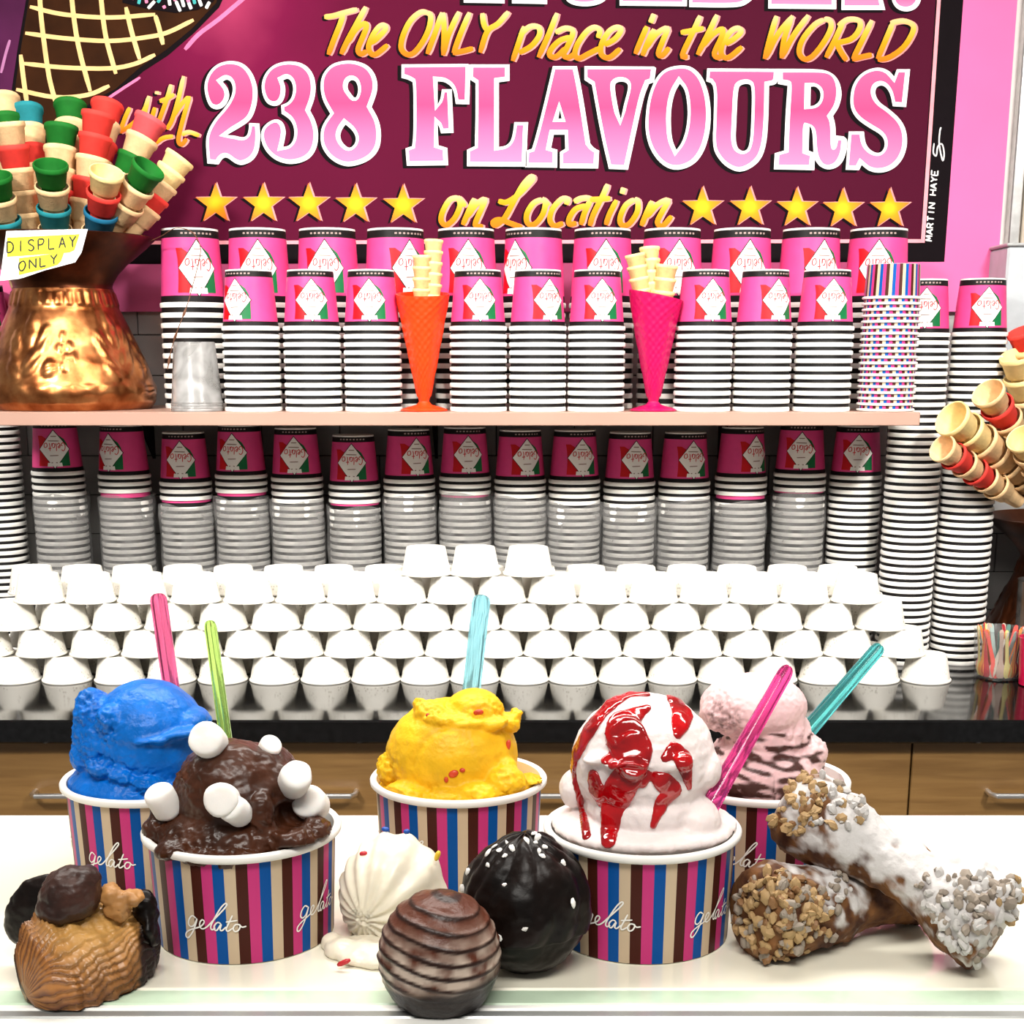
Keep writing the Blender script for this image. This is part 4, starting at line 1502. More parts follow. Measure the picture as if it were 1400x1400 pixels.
Yh, Ho = holder(580, -PI / 2, .006, (.80, .042, .003), 'orange', 402)
Yh, Hm = holder(893, 0, .009, (.46, .002, .075), 'magenta', 404)
for a, b, cols, where, sc in (((577, 349), (577, 470), 'yyyyy', 'left stack in the orange holder', .56), ((593, 328), (589, 470), 'yyyyyy', 'right stack in the orange holder', .56)):
    cone_stack(P(*a, Yh - (.004 if sc < .5 else 0) + (.008 if a[0] > 580 else -.004)), P(*b, Yh), cols, where, 'wafer cones in the orange holder', sc, .032)
for a, b, cols, where, sc in (((868, 347), (890, 480), 'yyyy', 'left stack in the magenta holder', .6), ((888, 338), (893, 480), 'yyyyy', 'rear stack in the magenta holder', .6), ((912, 362), (897, 480), 'yyyy', 'right stack in the magenta holder', .66)):
    cone_stack(P(*a, Yh + (.012 if a[0] == 888 else -.006)), P(*b, Yh), cols, where, 'wafer cones in the magenta holder', sc, .032)

# ================================================================== RIGHT-HAND COUNTER THINGS
cup_clear = clear_plastic('clear_cup_plastic', (.93, .93, .93), .10)


def clear_cup(x, y, Z, r0, r1, h, label, mat, cat='cup'):
    V, F, fm = lathe([(.0005, .0005), (r0 - .002, .0005), (r0, .002), (r1, h - .002), (r1 + .0015, h - .001), (r1 + .0005, h), (r1 - .0012, h - .002), (r0 - .0012, .004), (.0005, .003)], 40)
    o = mk('clear_cup', V, F, mat, angle=50)
    o.location = (x, y, Z + .0002)
    tag(o, label, cat)
    return Vector((x, y, Z))


spc = [(.80, .20, .03), (.62, .55, .20), (.45, .33, .27), (.10, .20, .17), (.45, .04, .05), (.72, .30, .08), (.25, .32, .30), (.70, .10, .08), (.55, .48, .40)]
spm = [M('spoon_plastic_%s' % k, c, .25, var=.03) for k, c in enumerate(spc)]
spn = ['orange', 'olive', 'taupe', 'dark green', 'dark red', 'amber', 'grey green', 'red', 'beige']


def little_spoon():
    "flat gelato shovel, bowl at the bottom, along +z, 95 mm"
    V, F = [], []
    rows = [(0, .004), (.004, .0075), (.012, .0085), (.022, .0075), (.030, .0045), (.040, .0035), (.075, .0033), (.090, .0040), (.094, .003), (.0955, .001)]
    for z, hw in rows:
        bow = -.003 * math.sin(min(1, z / .03) * PI)
        V += [(-hw, bow, z), (hw, bow, z), (hw, bow + .0013, z), (-hw, bow + .0013, z)]
    for i in range(len(rows) - 1):
        for k in range(4):
            j = (k + 1) % 4
            F.append((i * 4 + k, i * 4 + j, (i + 1) * 4 + j, (i + 1) * 4 + k))
    F += [(3, 2, 1, 0), tuple(len(V) - 4 + k for k in range(4))]
    return V, F


V, F = little_spoon()
sp_base = proto('gelato_spoon', V, F, spm[0], angle=40)
sp_me = []
for m in spm:
    d = sp_base.copy()
    d.materials[0] = m
    sp_me.append(d)


def fill_spoons(c, r0, r1, h, n, where, group, s=1.0, up=False):
    for k in range(n):
        a = 2 * PI * k / n + .3
        rr = r0 * (.82 if k % 3 else .4)
        b = c + Vector((math.cos(a) * rr, math.sin(a) * rr, .0045))
        a2 = a + random.uniform(-.7, .7)
        e = c + Vector((math.cos(a2) * r1 * .86, math.sin(a2) * r1 * .86, h))
        ax = (e - b).normalized()
        q = Vector((0, 0, 1)).rotation_difference(ax) @ Matrix.Rotation(a + PI / 2, 3, 'Z').to_quaternion()
        ci = (k * 4 + 0) % len(spm)
        if up:                       # bowls upward
            q = Vector((0, 0, 1)).rotation_difference(-ax) @ Matrix.Rotation(a, 3, 'Z').to_quaternion()
            b = b + ax * .0955 * s
        o = inst('gelato_spoon', sp_me[ci], None, b, q.to_euler(), (s, s, s))
        tag(o, '%s plastic spoon standing in %s' % (spn[ci], where), 'spoon', group)


# (clear cup of spoons, taller holder behind it, red cup at the edge)
c1 = clear_cup(.861, 2.472, ZC, .040, .0455, .088, 'clear plastic cup packed with coloured spoons on the counter', cup_clear)
fill_spoons(c1, .040, .0455, .090, 34, 'the clear counter cup', 'spoons in the clear cup', .92)
c2 = clear_cup(.925, 2.506, ZC, .025, .027, .17, 'tall clear holder with straws behind the spoon cup', clear_plastic('smoky_plastic', (.55, .53, .48), .10), 'holder')
for k, (dx, col, nm) in enumerate(((-.018, (.45, .20, .03), 'amber'), (-.008, (.20, .30, .25), 'grey green'), (.008, (.12, .22, .18), 'dark green'), (.016, (.55, .40, .2), 'beige'), (.0, (.35, .05, .05), 'dark red'))):
    V, F = tube([c2 + Vector((dx * .9, -.008 + .008 * (k % 3), .006)), c2 + Vector((dx, -.006 + .008 * (k % 3), .165 + .006 * k))], .0045, 12)
    tag(mk('drinking_straw', V, F, M('straw_' + str(k), col, .3), loc=c2 + Vector((dx, 0, .006))), '%s drinking straw in the tall clear holder' % nm, 'straw', 'straws in the tall holder')
c3 = clear_cup(.906, 2.405, ZC, .029, .033, .085, 'red plastic cup at the right picture edge on the counter', M('red_cup_plastic', (.50, .004, .05), .25, coat=.3))
fill_spoons(c3, .027, .031, .088, 7, 'the red cup', 'spoons in the red cup', .9)
# grey plastic box on the far right, behind the cones
gp = P(1379, 332, YW - .12)
gb = P(1379, 492, YW - .12).z
t = thing('storage_box', (gp.x + .12, YW - .06, gb), 'grey plastic box mounted on the wall behind the right-hand cones', 'box')
mkbox('box_body', (gp.x, gp.x + .24, YW - .12, YW - .005, gb, gp.z - .006), M('grey_box_plastic', (.42, .45, .47), .35, var=.04), .004, parent=t, loc='world')
mkbox('box_lid', (gp.x - .003, gp.x + .243, YW - .123, YW - .005, gp.z - .006, gp.z), M('grey_lid_plastic', (.35, .36, .36), .3), .002, parent=t, loc='world')

# ================================================================== GELATO
def ellipsoid(c, r, rot=None, nu=22, nv=14):
    V, F = [], []
    c = Vector(c)
    V.append(Vector((0, 0, -1)))
    for j in range(1, nv):
        t = -PI / 2 + PI * j / nv
        for i in range(nu):
            a = 2 * PI * i / nu
            V.append(Vector((math.cos(t) * math.cos(a), math.cos(t) * math.sin(a), math.sin(t))))
    V.append(Vector((0, 0, 1)))
    top = len(V) - 1
    for i in range(nu):
        k = (i + 1) % nu
        F.append((0, 1 + k, 1 + i))
        F.append((top, 1 + (nv - 2) * nu + i, 1 + (nv - 2) * nu + k))
        for j in range(nv - 2):
            F.append((1 + j * nu + i, 1 + j * nu + k, 1 + (j + 1) * nu + k, 1 + (j + 1) * nu + i))
    out = []
    for v in V:
        q = Vector((v.x * r[0], v.y * r[1], v.z * r[2]))
        if rot is not None:
            q = rot @ q
        out.append(c + q)
    return out, F


def fuse(parts, voxel, smooth=3):
    "one continuous skin round overlapping closed shapes"
    V, F = [], []
    for v, f in parts:
        b = len(V)
        V += v
        F += [tuple(i + b for i in q) for q in f]
    me = bpy.data.meshes.new('tmp')
    me.from_pydata(V, [], F)
    o = bpy.data.objects.new('tmp', me)
    COL.objects.link(o)
    m = o.modifiers.new('r', 'REMESH')
    m.mode = 'VOXEL'
    m.voxel_size = voxel
    if smooth:
        m2 = o.modifiers.new('s', 'SMOOTH')
        m2.factor = .5
        m2.iterations = smooth
    dg = bpy.context.evaluated_depsgraph_get()
    dg.update()
    ev = o.evaluated_get(dg)
    r = bpy.data.meshes.new_from_object(ev)
    V = [v.co.copy() for v in r.vertices]
    Nn = [v.normal.copy() for v in r.vertices]
    F = [tuple(p.vertices) for p in r.polygons]
    bpy.data.objects.remove(o)
    bpy.data.meshes.remove(me)
    bpy.data.meshes.remove(r)
    return V, Nn, F


def fbm(p, s, o=4):
    return noise.fractal(p * s, 1.0, 2.0, o)


def ridged(p, s):
    return 1 - abs(noise.noise(p * s)) * 2


class Scoop:
    def __init__(s, cup, Y0):
        s.cup, s.Y0 = cup, Y0
        s.cx, s.cy = cup.location.x, cup.location.y
        s.m = mpp(Vector((s.cx, s.cy, ZG + GH)))

    def e(s, px, py, dy, rx, ry=None, rz=None, rot=0):
        ry = rx if ry is None else ry
        rz = rx if rz is None else rz
        c = P(px, py, s.Y0 + dy * s.m)
        rm = Matrix.Rotation(R(-rot), 3, 'Y') if rot else None
        return ellipsoid(c, (rx * s.m, ry * s.m, rz * s.m), rm)

    def build(s, parts, voxel, disp, name, mat, label, cat, colfn=None, over=None, floor_=.022, smooth=3):
        V, Nn, F = fuse(parts, voxel, smooth)
        out = []
        for v, n in zip(V, Nn):
            q = v + n * disp(v, n)
            zr = q.z - ZG
            if zr < GH + .0012:
                d = math.hypot(q.x - s.cx, q.y - s.cy)
                lim = (GB - .001) + (GR - .0036 - GB + .001) * max(0, zr) / GH - .0006
                if d > lim and not (over and over(q)):
                    q.x = s.cx + (q.x - s.cx) * lim / d
                    q.y = s.cy + (q.y - s.cy) * lim / d
                q.z = max(q.z, ZG + floor_)
            out.append(q)
        s.V, s.F = out, F
        s.tree = BVHTree.FromPolygons(out, F)
        col = [colfn(p) for p in out] if colfn else None
        base = Vector((s.cx, s.cy, ZG + floor_))
        s.o = mk(name, out, F, mat, loc=base, angle=180, col=col)
        tag(s.o, label, cat)
        return s.o

    def hit(s, px, py):
        r = s.tree.ray_cast(CAM, ray(px, py).normalized())
        return r[0], r[1]


def proj(p):
    d = p - CAM
    z = d.y * c_ - d.z * s_
    return XP + FPX * d.x / z, YP - FPX * (d.y * s_ + d.z * c_) / z


def near(p, pts, r):
    x, y = proj(p)
    return max([math.exp(-((x - a) ** 2 + (y - b) ** 2) / (r * r)) for a, b in pts])


# ---- blue
blue_m = M('blue_gelato', (.0005, .145, .58), .34, spec=.3, var=.12, scale=90, bump=.3, bscale=420)
S = Scoop(cup_blue, YC2)
E_ = S.e
rgh = [(118, 960), (112, 985), (110, 1010), (115, 1032), (130, 1040), (150, 1050), (175, 1062), (200, 1075), (222, 1085), (135, 985), (145, 1005)]
parts = [E_(204, 1010, 0, 80, 78, 82), E_(190, 1072, 0, 96, 92, 44), E_(150, 1015, 0, 46, 60, 62), E_(130, 972, -4, 27, 40, 27), E_(118, 1000, -10, 17, 30, 30), E_(116, 1032, -15, 18, 34, 24), E_(124, 955, -8, 18, 24, 14),
         E_(262, 985, -10, 24, 40, 18), E_(280, 986, -4, 11, 16, 7, 15), E_(140, 1048, -52, 22, 26, 13, -12), E_(170, 1060, -64, 24, 22, 12, -15), E_(203, 1072, -70, 24, 20, 11, -12), E_(232, 1082, -66, 22, 20, 10, -10),
         E_(150, 985, -50, 18, 20, 22), E_(157, 1010, -58, 13, 14, 16), E_(205, 1012, -66, 34, 16, 7, 4), E_(245, 1003, -60, 34, 18, 7, 10), E_(178, 1003, -62, 13, 12, 8, -25)]


def dblue(v, n):
    k = near(v, rgh, 20)
    return .0004 * fbm(v, 120) + k * (.0022 * fbm(v, 420, 5) + .0006 * noise.noise(v * 1100)) - .0018 * max(0, near(v, [(205, 1024), (240, 1018), (170, 1022)], 12))


S.build(parts, .0010, dblue, 'gelato_scoop', blue_m, 'bright blue gelato scoop with ragged left side in striped cup', 'gelato')
blue_S = S

# ---- chocolate
choc_m = M('chocolate_gelato', (.056, .0165, .0065), .33, spec=.4, var=.25, scale=70, bump=.12, bscale=260, coat=0)
S = Scoop(cup_choc, YC1)
E_ = S.e
parts = [E_(328, 1085, 0, 92, 86, 72), E_(325, 1128, 0, 118, 108, 46), E_(318, 1070, -20, 72, 60, 58), E_(218, 1134, -30, 24, 30, 22), E_(232, 1112, -10, 26, 40, 26), E_(285, 1075, -10, 44, 50, 52), E_(360, 1062, 8, 50, 52, 45),
         E_(238, 1160, -92, 26, 26, 13, 12), E_(275, 1172, -106, 28, 22, 12), E_(312, 1177, -110, 22, 18, 12), E_(335, 1172, -106, 22, 18, 10), E_(425, 1140, -48, 28, 30, 26), E_(440, 1152, -40, 16, 20, 12), E_(395, 1150, -80, 36, 30, 22), E_(360, 1120, -70, 20, 24, 40)]
rgh = [(218, 1135), (240, 1155), (280, 1165), (320, 1170), (425, 1140), (440, 1150), (250, 1060), (350, 1130)]


def dchoc(v, n):
    k = near(v, rgh, 30)
    h = near(v, [(398, 1112)], 15)
    g = near(v, [(378, 1090), (385, 1130), (372, 1150)], 8)
    return .0013 * fbm(v, 70) + .0003 * fbm(v, 300) + k * .0015 * fbm(v, 330, 5) - .006 * h - .002 * g


def over_choc(q):
    x, y = proj(q)
    return q.y < S.cy and x < 350


S.build(parts, .0010, dchoc, 'gelato_scoop', choc_m, 'glossy dark chocolate gelato scoop dotted with white marshmallows', 'gelato', over=over_choc, floor_=.030)
choc_S = S

# ---- yellow
yel_m = M('mango_gelato', (.88, .50, .012), .45, spec=.3, var=.10, scale=60, bump=.25, bscale=420, sss=.12)
S = Scoop(cup_yell, YC2)
E_ = S.e
rgh = [(590, 972), (572, 962), (700, 985), (708, 975), (530, 1055), (525, 1042), (560, 1085), (590, 1090), (620, 1092), (650, 1090), (690, 1085), (720, 1075), (735, 1072), (655, 970), (610, 975), (690, 1060), (680, 970)]
parts = [E_(618, 1032, 0, 90, 86, 78), E_(625, 1080, 0, 112, 106, 26), E_(648, 972, -4, 40, 44, 30), E_(592, 975, -20, 26, 26, 18), E_(574, 963, -10, 9, 12, 9), E_(695, 988, -6, 17, 24, 14), E_(706, 976, -4, 8, 10, 7), E_(534, 1052, -10, 18, 26, 22),
         E_(525, 1040, -6, 8, 12, 10), E_(560, 1082, -60, 34, 30, 14), E_(612, 1090, -82, 30, 22, 14), E_(650, 1086, -82, 32, 20, 16), E_(690, 1070, -60, 30, 28, 24), E_(722, 1074, -36, 22, 28, 16), E_(688, 1050, -44, 20, 22, 16), E_(625, 985, -42, 46, 22, 10, -4), E_(670, 990, -38, 26, 18, 10, 10)]


def dyel(v, n):
    k = near(v, rgh, 18)
    x, y = proj(v)
    groove = math.exp(-((math.hypot((x - 650), (y - 1075)) - 92) / 5) ** 2) if x < 640 and y < 1050 else 0
    return .0005 * fbm(v, 100) + k * (.0016 * fbm(v, 330, 5)) + .0006 * k * noise.noise(v * 900) - .0009 * groove


S.build(parts, .0010, dyel, 'gelato_scoop', yel_m, 'yellow mango gelato scoop with small red fruit pieces', 'gelato')
yel_S = S
frm = M('red_fruit', (.62, .06, .02), .35, var=.15, scale=200)
for (px, py, rx, rz, ro) in ((694, 1020, 4, 9, -15), (620, 1058, 7, 5, 25), (632, 1053, 4, 3, 0), (654, 974, 7, 4, 10), (585, 978, 3, 3, 0), (610, 1066, 3, 4, 0)):
    h, n = S.hit(px, py)
    if h:
        V, F = ellipsoid(h, (rx * S.m, 3 * S.m, rz * S.m), Matrix.Rotation(R(-ro), 3, 'Y'), 12, 8)
        mk('fruit_piece', V, F, frm, parent=S.o, loc='world', angle=180)

# ---- white with red sauce
whi_m = M('white_gelato', (.86, .76, .74), .40, spec=.35, var=.03, scale=60, bump=.2, bscale=300, sss=.15)
S = Scoop(cup_red_, YC1)
E_ = S.e
parts = [E_(880, 1040, 0, 98, 92, 92), E_(882, 1100, -6, 84, 86, 58), E_(880, 1125, 0, 128, 112, 26), E_(785, 1078, 10, 20, 30, 26), E_(945, 1120, -40, 40, 40, 34), E_(820, 1035, -60, 24, 20, 8, 12), E_(862, 1046, -82, 36, 16, 7), E_(922, 1044, -78, 28, 16, 9, 14), E_(965, 1050, -20, 20, 40, 26)]


def dwhi(v, n):
    return .0007 * fbm(v, 70) + .0003 * fbm(v, 300) - .0012 * near(v, [(850, 1060), (890, 1062), (930, 1066)], 10)


S.build(parts, .0010, dwhi, 'gelato_scoop', whi_m, 'white gelato scoop streaked with glossy red strawberry sauce', 'gelato', floor_=.030)
white_S = S
sauce_m = M('strawberry_sauce', (.42, .001, .004), .10, spec=.6, var=.25, scale=80, coat=.5)
paths = [([(884, 950), (862, 950), (843, 957), (820, 978), (800, 1007), (788, 1030), (784, 1050), (790, 1079), (797, 1111), (802, 1143)], [5, 9, 12, 13, 13, 12, 8, 5, 5, 6]),
         ([(884, 968), (866, 978), (850, 992), (856, 1010), (868, 1026), (870, 1042), (858, 1060), (846, 1082), (838, 1105), (834, 1130), (832, 1150)], [6, 12, 19, 24, 20, 15, 17, 18, 15, 12, 9]),
         ([(812, 1062), (815, 1080), (822, 1096)], [9, 13, 9]), ([(828, 1040), (845, 1034), (838, 1046)], [6, 9, 6]),
         ([(918, 953), (926, 962), (933, 975), (930, 990), (926, 1004)], [8, 12, 14, 11, 6]), ([(910, 1036), (922, 1026), (932, 1032), (938, 1052), (942, 1076)], [6, 10, 12, 9, 4]),
         ([(897, 1062), (908, 1070), (918, 1080), (906, 1096), (899, 1112), (893, 1129)], [7, 12, 12, 10, 6, 4]), ([(878, 1070), (880, 1060)], [7, 9])]
parts = []
for pts, rad in paths:
    full, rr = [], []
    for i in range(len(pts) - 1):
        st = max(2, int(math.hypot(pts[i + 1][0] - pts[i][0], pts[i + 1][1] - pts[i][1]) / 3))
        for k in range(st):
            t = k / st
            full.append((pts[i][0] + (pts[i + 1][0] - pts[i][0]) * t, pts[i][1] + (pts[i + 1][1] - pts[i][1]) * t))
            rr.append(rad[i] + (rad[i + 1] - rad[i]) * t)
    full.append(pts[-1]); rr.append(rad[-1])
    for (px, py), r_ in zip(full, rr):
        h, n = S.hit(px, py)
        if h:
            q = Vector((0, 0, 1)).rotation_difference(n).to_matrix()
            parts.append(ellipsoid(h, (r_ * 1.22 * S.m, r_ * 1.22 * S.m, 3.6 * S.m), q, 14, 8))
V, Nn, F = fuse(parts, .0007, 2)
mk('strawberry_sauce', V, F, sauce_m, parent=S.o, loc='world', angle=180)

# ---- pale pink with chocolate
S = Scoop(cup_pinkc, YC2)
E_ = S.e
rgh = [(985, 965), (1000, 985), (975, 985), (1020, 1000), (1090, 1010), (1110, 1025), (1000, 1010)]
parts = [E_(1030, 965, 0, 72, 70, 44), E_(1050, 1000, 0, 58, 62, 40), E_(1042, 1052, 0, 84, 86, 52), E_(1100, 1030, -8, 30, 40, 28), E_(985, 975, -16, 28, 34, 24), E_(1040, 1090, 0, 108, 100, 22), E_(1070, 985, -20, 30, 30, 20)]


def dpink(v, n):
    k = near(v, rgh, 20)
    return .0006 * fbm(v, 90) + .002 * k * fbm(v, 300, 5) + .0004 * fbm(v * 1, 500) - .0016 * near(v, [(1010, 1008), (1040, 1012), (1070, 1014)], 9)


def cpink(p):
    x, y = proj(p)
    st = noise.noise(Vector((p.x * 110 + p.z * 60, p.y * 110, p.z * 300)))
    k = 0
    if y > 1003:
        k = max(0, min(1, (st - .02 + .45 * max(0, (y - 1040) / 60) * (1 if x < 1060 else .3)) * 4))
    k = max(k, near(p, [(985, 965), (975, 980), (1003, 983), (990, 990)], 13) * max(0, min(1, .5 + fbm(p, 500))))
    a, b = Vector((.82, .55, .56)), Vector((.07, .025, .02))
    return a.lerp(b, min(1, k))


S.build(parts, .0010, dpink, 'gelato_scoop', attr_mat('pink_choc_gelato', .42, .35, bump=.3, bscale=300, sss=.05), 'pale pink gelato scoop with dark chocolate streaks', 'gelato', colfn=cpink)
pink_S = S

# ---- marshmallows
marsh_m = M('marshmallow', (.84, .81, .77), .75, spec=.2, var=.02, bump=.12, bscale=200, sss=.2)


def marshmallow(px, py, w_, h_, rot, tilt, label, dy=0):
    hit, n = choc_S.hit(px, py + h_ * .25)
    m = choc_S.m
    c = P(px, py, (hit.y if hit else YC1) - w_ * .25 * m + dy * m)
    V, F = [], []
    nu, nv = 28, 18
    E0, F0 = ellipsoid((0, 0, 0), (1, 1, 1), None, nu, nv)
    rm = Matrix.Rotation(R(-rot), 3, 'Y') @ Matrix.Rotation(R(tilt), 3, 'X')
    for v in E0:
        # rounded short cylinder
        d = math.hypot(v.x, v.y)
        z = math.copysign(abs(v.z) ** .34, v.z)
        k = (d ** .34) / d if d > 1e-6 else 0
        q = Vector((v.x * k * w_ / 2 * m, v.y * k * w_ / 2 * m, z * h_ / 2 * m))
        q *= .93 + .06 * noise.noise(q * 160 + Vector((px, 0, 0)))
        V.append(c + rm @ q * 1.10)
    tag(mk('marshmallow', V, F0, marsh_m, loc=c, angle=180), label, 'marshmallow', 'marshmallows on the chocolate gelato')


marshmallow(285, 1013, 46, 38, 12, 60, 'white marshmallow on the upper left of the chocolate gelato')
marshmallow(224, 1096, 40, 42, 20, 20, 'white marshmallow at the far left edge of the chocolate gelato')
marshmallow(304, 1094, 44, 44, -10, 70, 'largest white marshmallow at the front centre of the chocolate gelato')
marshmallow(322, 1108, 36, 40, 30, 50, 'white marshmallow stuck under the largest one on chocolate gelato')
marshmallow(403, 1066, 42, 42, -25, 45, 'square white marshmallow on the right of the chocolate gelato')
marshmallow(425, 1099, 46, 44, 15, 60, 'round white marshmallow lowest on the right of chocolate gelato')
marshmallow(368, 1023, 30, 24, -30, 30, 'white marshmallow peeking over the top of the chocolate gelato', 22)


# ---- spoons standing in the gelato
def spoon_mat(name, col):
    m, nt, b = nodes_of(name)
    b.inputs['Base Color'].default_value = (*col, 1)
    b.inputs['Roughness'].default_value = .08
    b.inputs['Transmission Weight'].default_value = .80
    b.inputs['IOR'].default_value = 1.42
    tc = nt.nodes.new('ShaderNodeTexCoord')
    nz = nt.nodes.new('ShaderNodeTexNoise')
    nz.inputs['Scale'].default_value = 120
    nt.links.new(tc.outputs['Object'], nz.inputs['Vector'])
    bp = nt.nodes.new('ShaderNodeBump')
    bp.inputs['Strength'].default_value = .12
    bp.inputs['Distance'].default_value = .001
    nt.links.new(nz.outputs['Fac'], bp.inputs['Height'])
    nt.links.new(bp.outputs['Normal'], b.inputs['Normal'])
    return m


def stick_spoon(tip, low, Yt, Yl, wpx, col, name, label, low_w=1.0):
    a, b = P(*tip, Yt), P(*low, Yl)
    ax = a - b
    L = ax.length
    ax.normalize()
    m = mpp(a)
    hw = wpx / 2 * m
    side = ax.cross(Vector((0, 1, 0))).normalized()
    front = side.cross(ax).normalized()
    if front.y > 0:
        front = -front
    # cross-section with two raised edges and a middle rib
    cs = [(-1, 0), (-1, .55), (-.78, .6), (-.62, .25), (-.2, .25), (0, .42), (.2, .25), (.62, .25), (.78, .6), (1, .55), (1, 0)]
    t = .0026
    rows = [(0, low_w), (.12, low_w), (.5, (1 + low_w) / 2), (.8, 1), (.94, 1), (.965, .93), (.985, .75), (.996, .48), (1, .15)]
    V, F = [], []
    n = len(cs)
    for u, k in rows:
        for x, y in cs:
            V.append(b + ax * (L * u) + side * (x * hw * k) + front * (y * t))
    for i in range(len(rows) - 1):
        for k in range(n):
            j = (k + 1) % n
            F.append((i * n + k, i * n + j, (i + 1) * n + j, (i + 1) * n + k))
    F.append(tuple(range(n))[::-1])
    F.append(tuple((len(rows) - 1) * n + k for k in range(n)))
    o = recalc(mk('plastic_spoon', V, F, spoon_mat('spoon_' + name, col), loc=b, angle=35))
    tag(o, label, 'spoon', 'clear plastic spoons in the gelato')


stick_spoon((216, 811), (241, 985), YC2 + .03, YC2 + .022, 23, (.85, .16, .36), 'pink', 'transparent pink plastic spoon standing in the blue gelato')
stick_spoon((287, 848), (314, 1045), YC1 + .045, YC1 + .028, 17, (.62, .92, .25), 'green', 'transparent lime green plastic spoon standing in the chocolate gelato')
stick_spoon((659, 813), (640, 985), YC2 + .03, YC2 + .018, 25, (.35, .74, .88), 'pale_blue', 'transparent pale blue plastic spoon standing in the yellow gelato')
stick_spoon((1078, 911), (948, 1140), YC1 + .028, YC1 - .022, 21, (.92, .10, .42), 'hot_pink', 'hot pink plastic spoon leaning out of the red-sauced gelato', 1.25)
stick_spoon((1204, 882), (1085, 1020), YC2 + .03, YC2 + .01, 20, (.15, .70, .74), 'teal', 'transparent teal plastic spoon leaning out of the pale pink gelato', 1.2)

# ================================================================== TRUFFLES
def truffle(cx, cy, rx, rz, Y, disp, colfn, mat, label, base_cut=True, nu=150, nv=110):
    c = P(cx, cy, Y)
    m = mpp(c)
    V, F = ellipsoid((0, 0, 0), (1, 1, 1), None, nu, nv)
    out = []
    for v in V:
        q = c + Vector((v.x * rx * m, v.y * rx * m, v.z * rz * m))
        q = q + v * disp(q, v) 
        if q.z < ZG + .0004:
            q.z = ZG + .0004
        out.append(q)
    o = mk('truffle', out, F, mat, loc=(c.x, c.y, ZG), angle=180, col=[colfn(p, v) for p, v in zip(out, V)] if colfn else None)
    tag(o, label, 'truffle', 'large coated truffles on the counter')
    return o, BVHTree.FromPolygons(out, F), m


# dark
dark_m = M('dark_chocolate', (.006, .0026, .0018), .38, spec=.22, var=.4, scale=60, bump=.2, bscale=150)
od, td, md = truffle(718, 1236, 85, 97, .628, lambda p, v: .0014 * fbm(p, 60) + (.0016 * abs(math.sin(math.atan2(v.y, v.x) * 5 + 3 * noise.noise(p * 40))) if v.z > -.3 else 0), None, dark_m, 'dark chocolate truffle sprinkled with white flakes in front of cups')
flake_m = M('white_flake', (.82, .80, .76), .6, var=.03)
random.seed(11)


def chips(tree, spots, size, mat, parent, name, m, flat_=.35, jitter=0):
    base = None
    for (px, py) in spots:
        r = tree.ray_cast(CAM, ray(px, py).normalized())
        if not r[0]:
            continue
        s = size * m * random.uniform(.6, 1.25)
        if base is None:
            V, F = ellipsoid((0, 0, 0), (1, .7, flat_), None, 7, 5)
            V = [v * (1 + .35 * noise.noise(v * 3)) for v in V]
            base = proto(name, V, F, mat, angle=40)
        o = inst(name, base, parent, (0, 0, 0))
        q = Vector((0, 0, 1)).rotation_difference(r[1]) @ Matrix.Rotation(random.uniform(0, 6.3), 3, 'Z').to_quaternion() @ Matrix.Rotation(random.uniform(-.6, .6), 3, 'X').to_quaternion()
        o.rotation_euler = q.to_euler()
        o.scale = (s, s, s)
        o.location = Vector(r[0]) + r[1] * s * .15 - parent.location


chips(td, [(670, 1152), (676, 1158), (683, 1163), (690, 1170), (668, 1166), (667, 1183), (690, 1210), (735, 1145), (732, 1152), (737, 1163), (741, 1170), (730, 1140), (636, 1180), (640, 1192), (633, 1215), (682, 1281), (718, 1270), (770, 1180), (783, 1235), (745, 1158), (720, 1150), (700, 1160), (693, 1152)], 6, flake_m, od, 'flake', md)


# brown with drizzle: thin raised lines over a bloomed shell
def drz(p):
    return (p.z * 1.0 + p.x * .12 + .0032 * noise.noise(p * 26) + .006 * math.cos((p.x + .03) * 45)) / .0058


def cdr(p, v):
    f = drz(p)
    k = max(0, min(1, (abs((f % 1) - .5) - .27 - .12 * noise.noise(p * 40)) * 9 + .5 * noise.noise(p * 200)))
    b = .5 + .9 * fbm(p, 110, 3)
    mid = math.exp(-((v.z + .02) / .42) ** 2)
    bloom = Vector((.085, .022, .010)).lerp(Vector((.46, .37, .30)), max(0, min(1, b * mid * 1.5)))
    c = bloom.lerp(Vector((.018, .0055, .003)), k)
    low = max(0, min(1, (-.16 - v.z + .12 * v.x + .1 * noise.noise(p * 60)) * 9))  # underside shade painted into the colour, nearly black
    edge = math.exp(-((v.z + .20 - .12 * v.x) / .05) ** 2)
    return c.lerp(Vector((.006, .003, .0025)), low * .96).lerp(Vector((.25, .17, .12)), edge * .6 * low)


def ddr(p, v):
    f = drz(p)
    return .0004 * fbm(p, 120) + (.0005 * max(0, abs((f % 1) - .5) - .2) * 5 if v.z > -.35 else 0)


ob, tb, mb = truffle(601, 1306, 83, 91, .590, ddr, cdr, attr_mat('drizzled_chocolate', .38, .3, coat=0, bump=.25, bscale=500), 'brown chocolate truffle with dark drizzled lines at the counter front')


# white chocolate with melted skirt
def dwt(p, v):
    a = math.atan2(v.z + .15, v.x + .5)
    return .0009 * math.sin(a * 16 + 2.5 * noise.noise(p * 30) + (p - Vector((0, 0, ZG))).length * 0) * (1 if v.z > -.5 else .3) + .0005 * fbm(p, 80)


wht_m = M('white_chocolate', (.78, .72, .58), .34, spec=.45, var=.05, scale=50, sss=.1)
ow, tw, mw = truffle(538, 1222, 73, 84, .672, dwt, None, wht_m, 'white chocolate truffle with a few coloured sprinkles and melted foot')
